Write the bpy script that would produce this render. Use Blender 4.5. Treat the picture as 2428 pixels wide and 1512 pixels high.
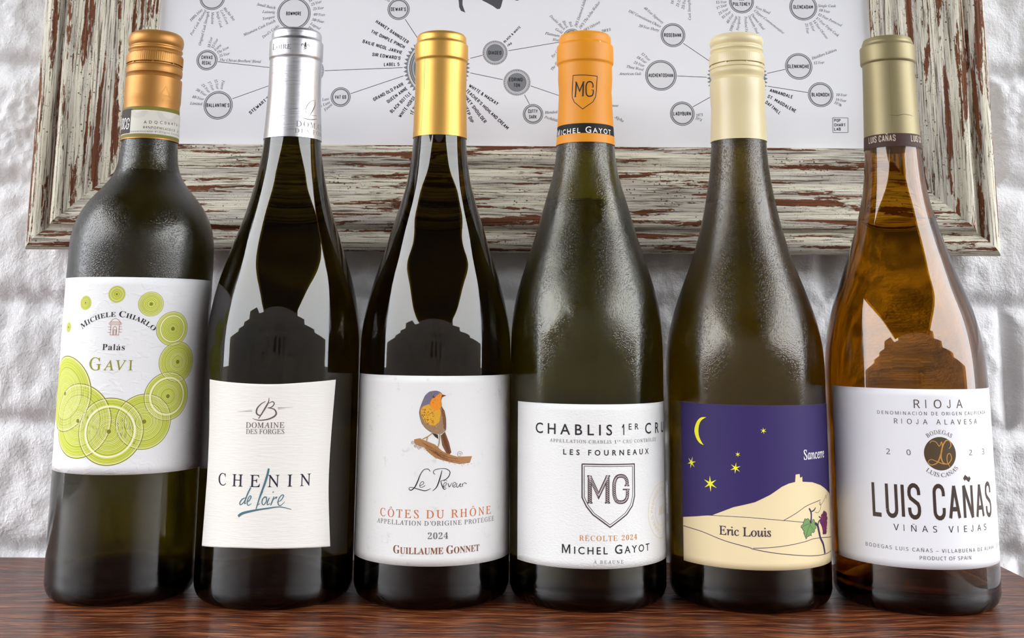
import bpy, bmesh, math, random
from mathutils import Vector, Matrix, noise
from mathutils.geometry import tessellate_polygon

for _o in list(bpy.data.objects):
    bpy.data.objects.remove(_o)
SC = bpy.context.scene
COL = SC.collection
MM = 0.001

# ------------------------------------------------------------------ camera
def make_camera():
    f, ppy = 2622.706, 318.751            # focal length / principal row in pixels of the 2428 x 1512 frame
    p, ya, ro = math.radians(9.99), math.radians(-0.13), math.radians(0.42)
    cy, sy, cp, sp, cr, sr = math.cos(ya), math.sin(ya), math.cos(p), math.sin(p), math.cos(ro), math.sin(ro)
    e1 = Vector((cy, -sy, 0)); f1 = Vector((sy, cy, 0)); z = Vector((0, 0, 1))
    fwd = cp * f1 + sp * z; zz = -sp * f1 + cp * z
    right = cr * e1 + sr * zz; up = -sr * e1 + cr * zz
    cam = bpy.data.cameras.new('camera')
    cam.sensor_fit = 'HORIZONTAL'; cam.sensor_width = 36.0
    cam.lens = f / 2428 * 36.0
    cam.shift_y = (ppy - 756) / 2428
    cam.clip_start = 0.01; cam.clip_end = 200
    o = bpy.data.objects.new('camera', cam)
    m = Matrix((right, up, -fwd)).transposed().to_4x4()
    m.translation = Vector((0, -0.61687, 0.13757))
    o.matrix_world = m
    COL.objects.link(o)
    SC.camera = o
make_camera()

# ------------------------------------------------------------------ sky, exposure
SC.view_settings.view_transform = 'Standard'
SC.view_settings.look = 'None'
SC.view_settings.gamma = 1.0
SC.view_settings.exposure = 0.0
SKY = 10.6
def make_world():
    w = bpy.data.worlds.new('overcast_sky'); SC.world = w; w.use_nodes = True
    nt = w.node_tree; nt.nodes.clear()
    out = nt.nodes.new('ShaderNodeOutputWorld'); bg = nt.nodes.new('ShaderNodeBackground')
    tc = nt.nodes.new('ShaderNodeTexCoord'); sep = nt.nodes.new('ShaderNodeSeparateXYZ')
    ramp = nt.nodes.new('ShaderNodeValToRGB')
    nt.links.new(tc.outputs['Generated'], sep.inputs[0]); nt.links.new(sep.outputs['Z'], ramp.inputs[0])
    e = ramp.color_ramp.elements
    e[0].position = 0.0; e[0].color = (0.80, 0.84, 0.90, 1)
    e[1].position = 0.9; e[1].color = (1.0, 1.0, 1.0, 1)
    bg.inputs['Strength'].default_value = SKY
    nt.links.new(ramp.outputs[0], bg.inputs[0]); nt.links.new(bg.outputs[0], out.inputs[0])
make_world()
SC.cycles.max_bounces = 14
SC.cycles.transmission_bounces = 12
SC.cycles.glossy_bounces = 6
SC.cycles.diffuse_bounces = 5
SC.cycles.use_denoising = True

# ------------------------------------------------------------------ helpers: materials
def srgb(r, g, b):
    f = lambda c: (c / 255 / 12.92) if c / 255 <= 0.04045 else ((c / 255 + 0.055) / 1.055) ** 2.4
    return (f(r), f(g), f(b), 1)

class N:
    """tiny node-tree builder"""
    def __init__(s, name):
        s.m = bpy.data.materials.new(name); s.m.use_nodes = True
        s.t = s.m.node_tree; s.t.nodes.clear()
        s.out = s.t.nodes.new('ShaderNodeOutputMaterial')
        s.b = s.t.nodes.new('ShaderNodeBsdfPrincipled')
        s.t.links.new(s.b.outputs[0], s.out.inputs[0])
    def n(s, typ, **kw):
        d = s.t.nodes.new(typ)
        for k, v in kw.items():
            if k.startswith('i_'):
                key = k[2:]
                d.inputs[int(key) if key.isdigit() else key.replace('_', ' ')].default_value = v
            else: setattr(d, k, v)
        return d
    def l(s, a, b): s.t.links.new(a, b)
    def set(s, **kw):
        for k, v in kw.items():
            s.b.inputs[k.replace('_', ' ')].default_value = v
        return s
    def coord(s, kind='Object', scale=(1, 1, 1), uv=None):
        if uv:
            c = s.n('ShaderNodeUVMap', uv_map=uv).outputs[0]
        else:
            c = s.n('ShaderNodeTexCoord').outputs[kind]
        mp = s.n('ShaderNodeMapping'); mp.inputs['Scale'].default_value = scale
        s.l(c, mp.inputs[0]); return mp.outputs[0]
    def noise(s, vec, scale, detail=4, rough=0.55, dist=0.0):
        d = s.n('ShaderNodeTexNoise'); s.l(vec, d.inputs['Vector'])
        d.inputs['Scale'].default_value = scale; d.inputs['Detail'].default_value = detail
        d.inputs['Roughness'].default_value = rough; d.inputs['Distortion'].default_value = dist
        return d.outputs['Fac']
    def ramp(s, fac, stops, interp='LINEAR'):
        d = s.n('ShaderNodeValToRGB'); s.l(fac, d.inputs[0]); cr = d.color_ramp; cr.interpolation = interp
        while len(cr.elements) > 1: cr.elements.remove(cr.elements[-1])
        for i, (p, c) in enumerate(stops):
            e = cr.elements[0] if i == 0 else cr.elements.new(p)
            e.position = p; e.color = c if isinstance(c, tuple) else (c, c, c, 1)
        return d.outputs[0]
    def math(s, op, a, b=None, c=None, clamp=False):
        d = s.n('ShaderNodeMath', operation=op, use_clamp=clamp)
        for i, v in enumerate((a, b, c)):
            if v is None: continue
            if isinstance(v, (int, float)): d.inputs[i].default_value = v
            else: s.l(v, d.inputs[i])
        return d.outputs[0]
    def mix(s, fac, a, b):
        d = s.n('ShaderNodeMix', data_type='RGBA')
        for i, v in ((0, fac), (6, a), (7, b)):
            if isinstance(v, (int, float, tuple)): d.inputs[i].default_value = v
            else: s.l(v, d.inputs[i])
        return d.outputs[2]
    def bump(s, h, strength, dist):
        d = s.n('ShaderNodeBump'); d.inputs['Strength'].default_value = strength
        d.inputs['Distance'].default_value = dist; s.l(h, d.inputs['Height'])
        s.l(d.outputs[0], s.b.inputs['Normal']); return d

def flat_mat(name, col, rough=0.6, metal=0.0, spec=0.3):
    return N(name).set(Base_Color=col, Roughness=rough, Metallic=metal, Specular_IOR_Level=spec).m

def paper_mat(name, col, kind):
    k = N(name).set(Roughness=0.75, Specular_IOR_Level=0.25)
    v = k.coord('Object', (1000, 1000, 1000))
    if kind == 'felt':          # deeply embossed, horizontally stretched grain
        v2 = k.coord('Object', (900, 900, 1500))
        k.bump(k.noise(v2, 0.85, 3, 0.5, 0.3), 0.55, 0.00045)
    elif kind == 'laid':        # laid paper: fine horizontal ribs
        v2 = k.coord('Object', (180, 180, 1500))
        k.bump(k.noise(v2, 0.9, 2, 0.5, 0.2), 0.45, 0.0003)
    elif kind == 'wrinkle':
        a = k.noise(k.coord('Object', (450, 450, 900)), 0.35, 2, 0.4, 0.5)
        r = k.ramp(a, [(0.56, 0.0), (0.66, 1.0)])
        b = k.noise(v, 1.4, 3, 0.5)
        k.bump(k.math('ADD', k.math('MULTIPLY', r, 0.8), k.math('MULTIPLY', b, 0.5)), 0.4, 0.0004)
    elif kind == 'soft':
        k.bump(k.noise(v, 0.9, 4, 0.6), 0.3, 0.00025)
    else:
        k.bump(k.noise(v, 2.5, 3, 0.6), 0.12, 0.0001)
    if kind == 'soft':
        st = k.noise(v, 0.12, 5, 0.7)
        c = k.mix(k.ramp(st, [(0.60, 0.0), (0.74, 0.35)]), col, srgb(150, 148, 145))
        k.l(c, k.b.inputs['Base Color'])
    else:
        k.b.inputs['Base Color'].default_value = col
    return k.m

INK = {
 'ink': (38, 36, 40), 'olive': (140, 138, 44), 'taupe': (98, 84, 78), 'navy': (24, 26, 48), 'teal': (72, 108, 122),
 'dark': (70, 68, 66), 'dark2': (132, 128, 124), 'orange': (196, 108, 62), 'grey': (104, 102, 104), 'brown': (126, 76, 50),
 'orange2': (190, 122, 46), 'white': (240, 240, 236), 'purple': (58, 40, 66), 'brown6': (88, 74, 68), 'brown6b': (62, 48, 40),
 'tan': (196, 180, 160), 'lime': (182, 190, 52), 'cream': (236, 232, 186), 'olive2': (122, 118, 28), 'gold': (190, 140, 70),
 'sienna': (150, 92, 62), 'medal': (74, 60, 40), 'stamp': (226, 206, 158), 'shield': (74, 60, 62), 'shieldfill': (232, 226, 222),
 'night': (50, 36, 92), 'sand': (230, 211, 168), 'yellow': (238, 232, 40), 'leaf': (112, 150, 86), 'grape': (118, 32, 84), 'vine': (58, 44, 76),
 'bird_back': (150, 120, 92), 'bird_head': (112, 104, 124), 'bird_throat': (226, 136, 32), 'bird_breast': (214, 158, 46), 'bird_wing': (122, 78, 48),
 'bird_dark': (58, 40, 30), 'bird_hl1': (142, 132, 150), 'bird_head2': (84, 76, 96), 'bird_y2': (236, 182, 70), 'bird_hl2': (186, 162, 132), 'branch': (166, 118, 72), 'branch_dark': (104, 62, 34), 'leg': (150, 118, 62),
 'poster_ink': (46, 46, 50), 'poster_grey': (128, 130, 134), 'poster_shape': (84, 84, 88), 'poster_white': (226, 226, 228),
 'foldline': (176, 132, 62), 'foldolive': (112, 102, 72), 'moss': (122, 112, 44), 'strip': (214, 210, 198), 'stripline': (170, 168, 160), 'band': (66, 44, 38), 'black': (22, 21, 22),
 'stripdark': (58, 48, 44), 'scratch': (120, 112, 150), 'capline': (176, 122, 50),
}
_inkm = {}
def ink(name):
    if name not in _inkm:
        g = name in ('gold', 'brown6b')
        _inkm[name] = flat_mat('ink_' + name, srgb(*INK[name]), 0.5 if g else 0.65, 0.5 if name == 'gold' else 0.0, 0.3)
    return _inkm[name]

# ------------------------------------------------------------------ helpers: objects
def link(name, me, parent=None, mats=()):
    o = bpy.data.objects.new(name, me); COL.objects.link(o)
    for m in mats: me.materials.append(m)
    if parent is not None: o.parent = parent
    return o
def thing(name, label, cat, loc=(0, 0, 0), group=None):
    o = bpy.data.objects.new(name, None); COL.objects.link(o); o.location = loc
    o.empty_display_size = 0.02
    o['label'] = label; o['category'] = cat
    if group: o['group'] = group
    return o
def mesh_from(name, verts, faces, smooth=True, mi=None):
    me = bpy.data.meshes.new(name); me.from_pydata([tuple(v) for v in verts], [], faces); me.update()
    if smooth:
        for p in me.polygons: p.use_smooth = True
    if mi:
        for p, i in zip(me.polygons, mi): p.material_index = i
    return me
def pchip(pts, soft=True):
    """monotone cubic through (z, r) points"""
    pts = sorted(pts); x = [p[0] for p in pts]; y = [p[1] for p in pts]; n = len(x)
    h = [x[i+1]-x[i] for i in range(n-1)]; d = [(y[i+1]-y[i])/h[i] for i in range(n-1)]
    m = [d[0]] + [0 if d[i-1]*d[i] <= 0 else 2*d[i-1]*d[i]/(d[i-1]+d[i]) for i in range(1, n-1)] + [d[-1]]
    def ev0(t):
        i = 0
        while i < n-2 and t > x[i+1]: i += 1
        s = min(1, max(0, (t-x[i])/h[i]))
        return ((2*s**3-3*s*s+1)*y[i] + (s**3-2*s*s+s)*h[i]*m[i] + (-2*s**3+3*s*s)*y[i+1] + (s**3-s*s)*h[i]*m[i+1])
    if not soft: return ev0
    # even out the curvature so that reflections run smoothly down the shoulder
    z0, z1 = x[0], x[-1]; n2 = int(z1-z0)+1
    raw = [ev0(z0+q) for q in range(n2)]; sm = list(raw)
    for q in range(n2):
        z = z0+q
        if z < 60 or z > 290: continue
        sg = 5.0; tw = 0; tv = 0
        for k in range(-14, 15):
            if 0 <= q+k < n2:
                w = math.exp(-k*k/(2*sg*sg)); tw += w; tv += w*raw[q+k]
        sm[q] = tv/tw
    def ev(t):
        q = min(max(0., t-z0), n2-1.001); i = int(q); k = q-i
        a, b, c, d = sm[max(0, i-1)], sm[i], sm[i+1], sm[min(n2-1, i+2)]
        return .5*(2*b+(-a+c)*k+(2*a-5*b+4*c-d)*k*k+(-a+3*b-3*c+d)*k**3)
    return ev
def lathe(prof, seg=128, mod=None, close_top=True, close_bot=True):
    """prof: list of (r, z) in mm from bottom to top; returns verts (m) and faces, outward normals"""
    V = []; F = []; rows = []
    for i, (r, z) in enumerate(prof):
        if r < 1e-6:
            rows.append([len(V)]); V.append((0, 0, z*MM))
        else:
            row = []
            for k in range(seg):
                a = 2*math.pi*k/seg
                rr = r + (mod(i, a, z) if mod else 0)
                row.append(len(V)); V.append((rr*math.sin(a)*MM, -rr*math.cos(a)*MM, z*MM))
            rows.append(row)
    for a, b in zip(rows[:-1], rows[1:]):
        if len(a) == 1 and len(b) == 1: continue
        for k in range(seg):
            k2 = (k+1) % seg
            if len(a) == 1: F.append((a[0], b[k2], b[k]))
            elif len(b) == 1: F.append((a[k], a[k2], b[0]))
            else: F.append((a[k], a[k2], b[k2], b[k]))
    if close_bot and len(rows[0]) > 1: F.append(tuple(reversed(rows[0])))
    if close_top and len(rows[-1]) > 1: F.append(tuple(rows[-1]))
    return V, F

# ------------------------------------------------------------------ lettering
def arcp(cx, cy, rx, ry, a0, a1, n=7):
    return [(cx + rx*math.cos(math.radians(a0+(a1-a0)*i/n)), cy + ry*math.sin(math.radians(a0+(a1-a0)*i/n))) for i in range(n+1)]
_T = lambda a, b: arcp(.5, .8, .5, .2, a, b)
_B = lambda a, b: arcp(.5, .2, .5, .2, a, b)
_O = [_T(0, 180) + _B(180, 360) + [(1, .8)]]
_S = [[(1, .70)] + _T(0, 180) + [(0, .70), (.12, .60), (.88, .42), (1, .31)] + _B(0, -180) + [(0, .30)]]
CG = {  # condensed block capitals as centre lines in a unit box: width factor, strokes
 'A': (1.1, [[(0, 0), (.5, 1), (1, 0)], [(.18, .28), (.82, .28)]]),
 'B': (1, [[(0, 0), (0, 1), (.5, 1)] + arcp(.5, .77, .45, .23, 90, -90) + [(0, .54)], [(0, .54), (.5, .54)] + arcp(.5, .27, .5, .27, 90, -90) + [(0, 0)]]),
 'C': (1, [[(1, .68)] + _T(0, 180) + _B(180, 360) + [(1, .32)]]),
 'D': (1, [[(0, 0), (0, 1), (.5, 1)] + _T(90, 0) + _B(0, -90) + [(0, 0)]]),
 'E': (.85, [[(1, 1), (0, 1), (0, 0), (1, 0)], [(0, .52), (.85, .52)]]),
 'F': (.85, [[(1, 1), (0, 1), (0, 0)], [(0, .52), (.85, .52)]]),
 'G': (1, [[(1, .70)] + _T(0, 180) + _B(180, 360) + [(1, .46), (.55, .46)]]),
 'H': (1, [[(0, 0), (0, 1)], [(1, 0), (1, 1)], [(0, .52), (1, .52)]]),
 'I': (0, [[(0, 0), (0, 1)]]),
 'J': (.9, [[(1, 1), (1, .2)] + _B(0, -180) + [(0, .32)]]),
 'K': (1.05, [[(0, 0), (0, 1)], [(1, 1), (0, .38)], [(.32, .58), (1, 0)]]),
 'L': (.85, [[(0, 1), (0, 0), (1, 0)]]),
 'M': (1.45, [[(0, 0), (0, 1), (.5, .3), (1, 1), (1, 0)]]),
 'N': (1.08, [[(0, 0), (0, 1), (1, 0), (1, 1)]]),
 'O': (1, _O), 'Q': (1, _O + [[(.6, .25), (1.05, -.05)]]),
 'P': (1, [[(0, 0), (0, 1), (.5, 1)] + arcp(.5, .74, .5, .26, 90, -90) + [(0, .48)]]),
 'R': (1, [[(0, 0), (0, 1), (.5, 1)] + arcp(.5, .75, .5, .25, 90, -90) + [(0, .5)], [(.5, .5), (1, 0)]]),
 'S': (1, _S), 'T': (1, [[(0, 1), (1, 1)], [(.5, 1), (.5, 0)]]),
 'U': (1, [[(0, 1), (0, .2)] + _B(180, 360) + [(1, 1)]]),
 'V': (1.1, [[(0, 1), (.5, 0), (1, 1)]]),
 'W': (1.6, [[(0, 1), (.25, 0), (.5, .8), (.75, 0), (1, 1)]]),
 'X': (1.05, [[(0, 0), (1, 1)], [(0, 1), (1, 0)]]),
 'Y': (1.05, [[(0, 1), (.5, .42), (1, 1)], [(.5, .42), (.5, 0)]]),
 'Z': (.95, [[(0, 1), (1, 1), (0, 0), (1, 0)]]),
 '5': (1, [[(.95, 1), (.08, 1), (0, .55)] + arcp(.5, .33, .5, .28, 150, -60) + [(.5, 0), (.2, .02), (0, .22)]]),
 '6': (1, [[(.95, .72)] + _T(0, 180) + _B(180, 360) + [(1, .36)] + arcp(.5, .36, .5, .2, 0, 180)]),
 '9': (1, [[(.05, .28)] + _B(180, 360) + [(1, .8)] + _T(0, 180) + [(0, .64)] + arcp(.5, .64, .5, .2, 180, 360)]),
 '&': (1.15, [[(1, .0), (.15, .7)] + arcp(.4, .8, .26, .2, 200, 0) + [(.6, .66), (0, .32)] + arcp(.4, .2, .4, .2, 150, 360) + [(1, .45)]]),
 "'": (0, [[(0, 1), (0, .78)]]), '.': (0, [[(0, .0), (0, .06)]]), '-': (.5, [[(0, .48), (1, .48)]]),
}
def ribbon(pts, w):
    """flat strip along pts; w a number or one width per point"""
    ws = list(w) if isinstance(w, (list, tuple)) else [w]*len(pts)
    keep = [i for i in range(len(pts)) if i == 0 or math.hypot(pts[i][0]-pts[i-1][0], pts[i][1]-pts[i-1][1]) > 1e-6]
    pts = [pts[i] for i in keep]; ws = [ws[i] for i in keep]; n = len(pts)
    V = []; F = []
    for i, (x, y) in enumerate(pts):
        a = pts[max(0, i-1)]; b = pts[min(n-1, i+1)]
        d0 = (x-a[0], y-a[1]) if i > 0 else (b[0]-x, b[1]-y)
        d1 = (b[0]-x, b[1]-y) if i < n-1 else d0
        def nrm(d):
            l = math.hypot(*d) or 1; return (d[0]/l, d[1]/l)
        d0 = nrm(d0); d1 = nrm(d1)
        n0 = (-d0[1], d0[0]); n1 = (-d1[1], d1[0])
        mx, my = n0[0]+n1[0], n0[1]+n1[1]; l = math.hypot(mx, my)
        if l < .3: mx, my, l = n0[0], n0[1], 1
        mx /= l; my /= l
        c = max(.45, mx*n0[0]+my*n0[1]); h = ws[i]/2/c
        V += [(x+mx*h, y+my*h), (x-mx*h, y-my*h)]
        if i: F.append((2*i-2, 2*i-1, 2*i+1, 2*i))
    return V, F
def smooth(pts, k=6):
    """Catmull-Rom"""
    out = []
    n = len(pts)
    for i in range(n-1):
        p0, p1, p2, p3 = pts[max(0, i-1)], pts[i], pts[i+1], pts[min(n-1, i+2)]
        for j in range(k):
            t = j/k
            out.append(tuple(.5*((2*p1[c]) + (-p0[c]+p2[c])*t + (2*p0[c]-5*p1[c]+4*p2[c]-p3[c])*t*t + (-p0[c]+3*p1[c]-3*p2[c]+p3[c])*t**3) for c in range(len(p1))))
    out.append(tuple(pts[-1])); return out
def shift_char(ch, style):
    if style == 'B':
        if 'A' <= ch <= 'Z': return chr(0x1D400+ord(ch)-65)
        if 'a' <= ch <= 'z': return chr(0x1D41A+ord(ch)-97)
        if '0' <= ch <= '9': return chr(0x1D7CE+ord(ch)-48)
    if style in 'IS':
        if ch == 'h': return '\u210e'
        if 'A' <= ch <= 'Z': return chr(0x1D434+ord(ch)-65)
        if 'a' <= ch <= 'z': return chr(0x1D44E+ord(ch)-97)
        if '0' <= ch <= '9': return chr(0x1D7CE+ord(ch)-48)
    if style == 'K':
        if 'A' <= ch <= 'Z': return chr(0x1D4D0+ord(ch)-65)
        if 'a' <= ch <= 'z': return chr(0x1D4EA+ord(ch)-97)
    if style == 'N' and '0' <= ch <= '9': return chr(0x1D7EC+ord(ch)-48)
    if style == 'T':
        if 'A' <= ch <= 'Z': return chr(0x1D5A0+ord(ch)-65)
        if '0' <= ch <= '9': return chr(0x1D7E2+ord(ch)-48)
    return ch
MARK = {'É': 'E/', 'é': 'e/', 'á': 'a/', 'Ó': 'O/', 'À': 'A\\', 'Ô': 'O^', 'ê': 'e^', 'Ñ': 'N~', 'Ô': 'O^'}
_tc = bpy.data.curves.new('lettering', 'FONT'); _to = bpy.data.objects.new('lettering', _tc); COL.objects.link(_to)
_tc.resolution_u = 3
def _text_mesh(s, off, shear):
    _tc.body = s; _tc.offset = off; _tc.shear = shear
    dg = bpy.context.evaluated_depsgraph_get(); dg.update()
    ev = _to.evaluated_get(dg); me = ev.to_mesh()
    V = [(v.co.x, v.co.y) for v in me.vertices]; F = [tuple(p.vertices) for p in me.polygons]
    ev.to_mesh_clear()
    return V, F
_fontcfg = {'B': (0, 0), 'S': (0.004, -0.27), 'I': (0.006, 0), 'K': (-0.012, 0.05), 'T': (0.0, 0), 'G': (0.0, 0), 'H': (0.010, 0), 'N': (0., 0), 'Q': (0.01, -0.24)}
_gc = {}; _cap = {}
def _width(s, off, sh):
    V, _ = _text_mesh(s, off, sh)
    return max(v[0] for v in V) - min(v[0] for v in V)
def glyph(ch, style, bold=0.0, w=.14):
    key = (ch, style, bold, w)
    if key in _gc: return _gc[key]
    if style == 'C':
        base = MARK.get(ch, ch)
        if ch == ' ': r = ([], [], .30)
        else:
            if ch == '–': base = '-'
            wf, strokes = CG[base[0]]
            W = .36*wf; V = []; F = []
            parts = []
            for st in strokes:              # sharp corners become two strokes
                cur = [st[0]]
                for i in range(1, len(st)):
                    cur.append(st[i])
                    if i < len(st)-1:
                        a, b, c = st[i-1], st[i], st[i+1]
                        d0 = ((b[0]-a[0])*W, b[1]-a[1]); d1 = ((c[0]-b[0])*W, c[1]-b[1])
                        if d0[0]*d1[0]+d0[1]*d1[1] < -.3*math.hypot(*d0)*math.hypot(*d1): parts.append(cur); cur = [b]
                parts.append(cur)
            for st in parts:
                v, f = ribbon([(w/2 + x*W, w/2 + y*(1-w)) for x, y in st], w)
                F += [tuple(i+len(V) for i in q) for q in f]; V += v
            if len(base) > 1:
                v, f = _mark(base[1], w/2+W/2, 1.06, .8*w+.02)
                F += [tuple(i+len(V) for i in q) for q in f]; V += v
            r = (V, F, W + w + .085)
        _gc[key] = r; return r
    if style == 'H' and ch == 'M':
        V = []; F = []
        for p in ([(.075, 0), (.075, 1)], [(.11, 1), (.5, .12), (.89, 1)], [(.925, 1), (.925, 0)]):
            v, f = ribbon(p, .15); F += [tuple(i+len(V) for i in q) for q in f]; V += v
        r = (V, F, 1.16); _gc[key] = r; return r
    if style == 'T' and ch in 'IJ':
        V, F = ribbon([(.05, 0), (.05, 1)], .1) if ch == 'I' else ribbon([(.42, 1), (.42, .24)] + arcp(.24, .24, .18, .19, 0, -180) + [(.06, .3)], .1)
        r = (V, F, .30 if ch == 'I' else .66); _gc[key] = r; return r
    off, sh = _fontcfg[style]; off += bold
    fs = {'Q': 'I'}.get(style, style)
    dig = fs in 'IS' and '0' <= ch <= '9'
    if dig: off, sh = -.006, (0.2 if style == 'I' else 0)
    if style not in _cap:
        V, _ = _text_mesh(shift_char('H', fs), off, sh); _cap[style] = max(v[1] for v in V)
    cap = _cap[style]
    base = MARK.get(ch, ch)
    if ch == ' ':
        r = ([], [], .36 if style != 'K' else .3)
    else:
        c = shift_char(base[0], fs)
        if c == base[0] and fs in 'ISBKTN': off = 0.0; sh = .15 if fs == 'I' else 0
        bar = shift_char('I', fs) if c != base[0] else 'I'
        adv = _width(bar + c + bar, off, sh) - _width(bar + bar, off, sh)
        V, F = _text_mesh(c, off, sh)
        V = [(x/cap, y/cap) for x, y in V]; adv /= cap
        if len(base) > 1:
            top = max(v[1] for v in V); xm = (max(v[0] for v in V)+min(v[0] for v in V))/2
            v, f = _mark(base[1], xm, top+.07, .07)
            F = list(F) + [tuple(i+len(V) for i in q) for q in f]; V = V + v
        r = (V, F, adv)
    _gc[key] = r; return r
def _mark(m, x, y, t):
    if m == '/': return ribbon([(x-.06, y), (x+.12, y+.18)], [t*.8, t*1.3])
    if m == '\\': return ribbon([(x+.06, y), (x-.12, y+.18)], [t*.8, t*1.3])
    if m == '^': return ribbon([(x-.17, y), (x, y+.17), (x+.17, y)], t)
    return ribbon([(x-.15, y+.04), (x-.08, y+.11), (x, y+.07), (x+.08, y+.03), (x+.15, y+.1)], t*.9)
def layout_glyphs(text, style, sc=.78, bold=0., w=.14):
    """list of (V, F, advance, scale)"""
    small = style.endswith('sc'); st = style[0]
    out = []
    for ch in text:
        k = 1.0
        if small and ch.islower(): ch = ch.upper(); k = sc
        V, F, a = glyph(ch, st, bold, w)
        out.append((V, F, a*k, k))
    return out

class Art:
    """flat artwork in mm (u, v) with a colour and a layer per face"""
    def __init__(s): s.items = []
    def add(s, V, F, col, layer=1): 
        if F: s.items.append((V, F, col, layer))
    def text(s, style, text, p0, p1, h, col, layer=3, sx=None, sc=.78, w=.14, wide=0, bold=0.):
        gl = layout_glyphs(text, style, sc, bold, w)
        dx, dy = p1[0]-p0[0], p1[1]-p0[1]; L = math.hypot(dx, dy); c, sn = dx/L, dy/L
        total = sum(g[2] for g in gl)*h; n = len(gl)
        if sx is None:
            tr = (L-total)/max(1, n-1); sx = 1.
            lim = -.02*h if style[0] != 'C' else -.03*h
            if n == 1: sx = L/total*1.05; tr = 0
            elif style[0] in 'CI' or tr < lim:
                t0 = .03*h if style[0] == 'C' else (.02*h if style[0] == 'I' else 0)
                sx = (L-t0*(n-1))/total; tr = t0
                if sx > 1.35: sx = 1.35; tr = (L-total*sx)/(n-1)
        else:
            tr = (L-total*sx)/max(1, n-1)
        x = 0.
        V = []; F = []
        for gV, gF, a, k in gl:
            q = len(V)
            for gx, gy in gV:
                lx = x + gx*k*h*sx; ly = gy*k*h
                V.append((p0[0]+lx*c-ly*sn, p0[1]+lx*sn+ly*c))
            F += [tuple(i+q for i in f) for f in gF]
            x += a*h*sx + tr
        s.add(V, F, col, layer)
    def arc_text(s, style, text, centre, r, a0, a1, h, col, layer=3, sc=.78, inward=False, w=.14):
        """degrees clockwise from 12 o'clock; inward = tops of letters toward the centre"""
        gl = layout_glyphs(text, style, sc, 0, w)
        tot = sum(g[2] for g in gl); V = []; F = []
        x = 0.
        for gV, gF, a, k in gl:
            mid = (x + a/2)/tot
            th = math.radians(a0 + (a1-a0)*mid)
            s_ = math.radians(abs(a1-a0))*r/tot/h
            e = (math.cos(th), -math.sin(th)); nrm = (math.sin(th), math.cos(th))
            if inward: e = (-e[0], -e[1]); nrm = (-nrm[0], -nrm[1])
            cx, cy = centre[0]+r*math.sin(th), centre[1]+r*math.cos(th)
            q = len(V)
            for gx, gy in gV:
                lx = (gx*k-a/2)*h*min(1.2, s_); ly = gy*k*h
                V.append((cx+e[0]*lx+nrm[0]*ly, cy+e[1]*lx+nrm[1]*ly))
            F += [tuple(i+q for i in f) for f in gF]
            x += a
        s.add(V, F, col, layer)
    def poly(s, pts, col, layer=1):
        tris = tessellate_polygon([[Vector((p[0], p[1], 0)) for p in pts]])
        F = []
        for t in tris:
            a, b, c = (pts[i] for i in t)
            ar = (b[0]-a[0])*(c[1]-a[1])-(b[1]-a[1])*(c[0]-a[0])
            F.append(tuple(t) if ar > 0 else (t[0], t[2], t[1]))
        s.add(list(pts), F, col, layer)
    def line(s, pts, w, col, layer=2, sm=True):
        pp = smooth(pts) if sm and len(pts) > 2 else list(pts)
        if isinstance(w, (list, tuple)):
            ws = smooth([(x,) for x in w]) if sm and len(pts) > 2 else [(x,) for x in w]
            w = [max(.01, x[0]) for x in ws]
        V, F = ribbon(pp, w); s.add(V, F, col, layer)
    def ring(s, c, r0, r1, col, layer=2, n=56, clip=None):
        V = []; F = []
        for i in range(n):
            a = 2*math.pi*i/n; V += [(c[0]+r0*math.cos(a), c[1]+r0*math.sin(a)), (c[0]+r1*math.cos(a), c[1]+r1*math.sin(a))]
        for i in range(n):
            j = (i+1) % n; F.append((2*i, 2*i+1, 2*j+1, 2*j))
        s.add(V, F, col, layer)
    def disc(s, c, r, col, layer=1, n=48, rings=6):
        V = [c]; F = []
        for q in range(1, rings+1):
            for i in range(n):
                a = 2*math.pi*i/n; V.append((c[0]+r*q/rings*math.cos(a), c[1]+r*q/rings*math.sin(a)))
        for i in range(n):
            j = (i+1) % n; F.append((0, 1+i, 1+j))
            for q in range(rings-1):
                F.append((1+q*n+i, 1+(q+1)*n+i, 1+(q+1)*n+j, 1+q*n+j))
        s.add(V, F, col, layer)
    def build(s, surf, cut, mats, idx, step=.02):
        """surf(u, v, h) -> point (m); returns verts, faces, material indices"""
        V = []; F = []; MI = []
        for gV, gF, col, layer in s.items:
            bm = bmesh.new()
            bv = [bm.verts.new((x, y, 0)) for x, y in gV]
            for f in gF:
                if len(set(f)) < 3: continue
                try: bm.faces.new([bv[i] for i in f])
                except ValueError: pass
            if cut:
                us = [x for x, y in gV]; lo, hi = min(us), max(us)
                k = math.ceil(lo/cut)
                while k*cut < hi:
                    bmesh.ops.bisect_plane(bm, geom=bm.verts[:]+bm.edges[:]+bm.faces[:], dist=1e-5, plane_co=(k*cut, 0, 0), plane_no=(1, 0, 0))
                    k += 1
            bm.verts.index_update()
            q = len(V)
            for v in bm.verts: V.append(surf(v.co.x, v.co.y, layer*step))
            if col not in idx: idx[col] = len(mats); mats.append(ink(col))
            for f in bm.faces:
                vs = [v.index+q for v in f.verts]
                if f.normal.z < 0: vs.reverse()
                F.append(tuple(vs)); MI.append(idx[col])
            bm.free()
        return V, F, MI
def cyl_surf(rfun):
    def sf(u, v, h):
        r = rfun(v); a = u/rfun.ref; rr = r + h
        return (rr*math.sin(a)*MM, -rr*math.cos(a)*MM, v*MM)
    return sf
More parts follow.
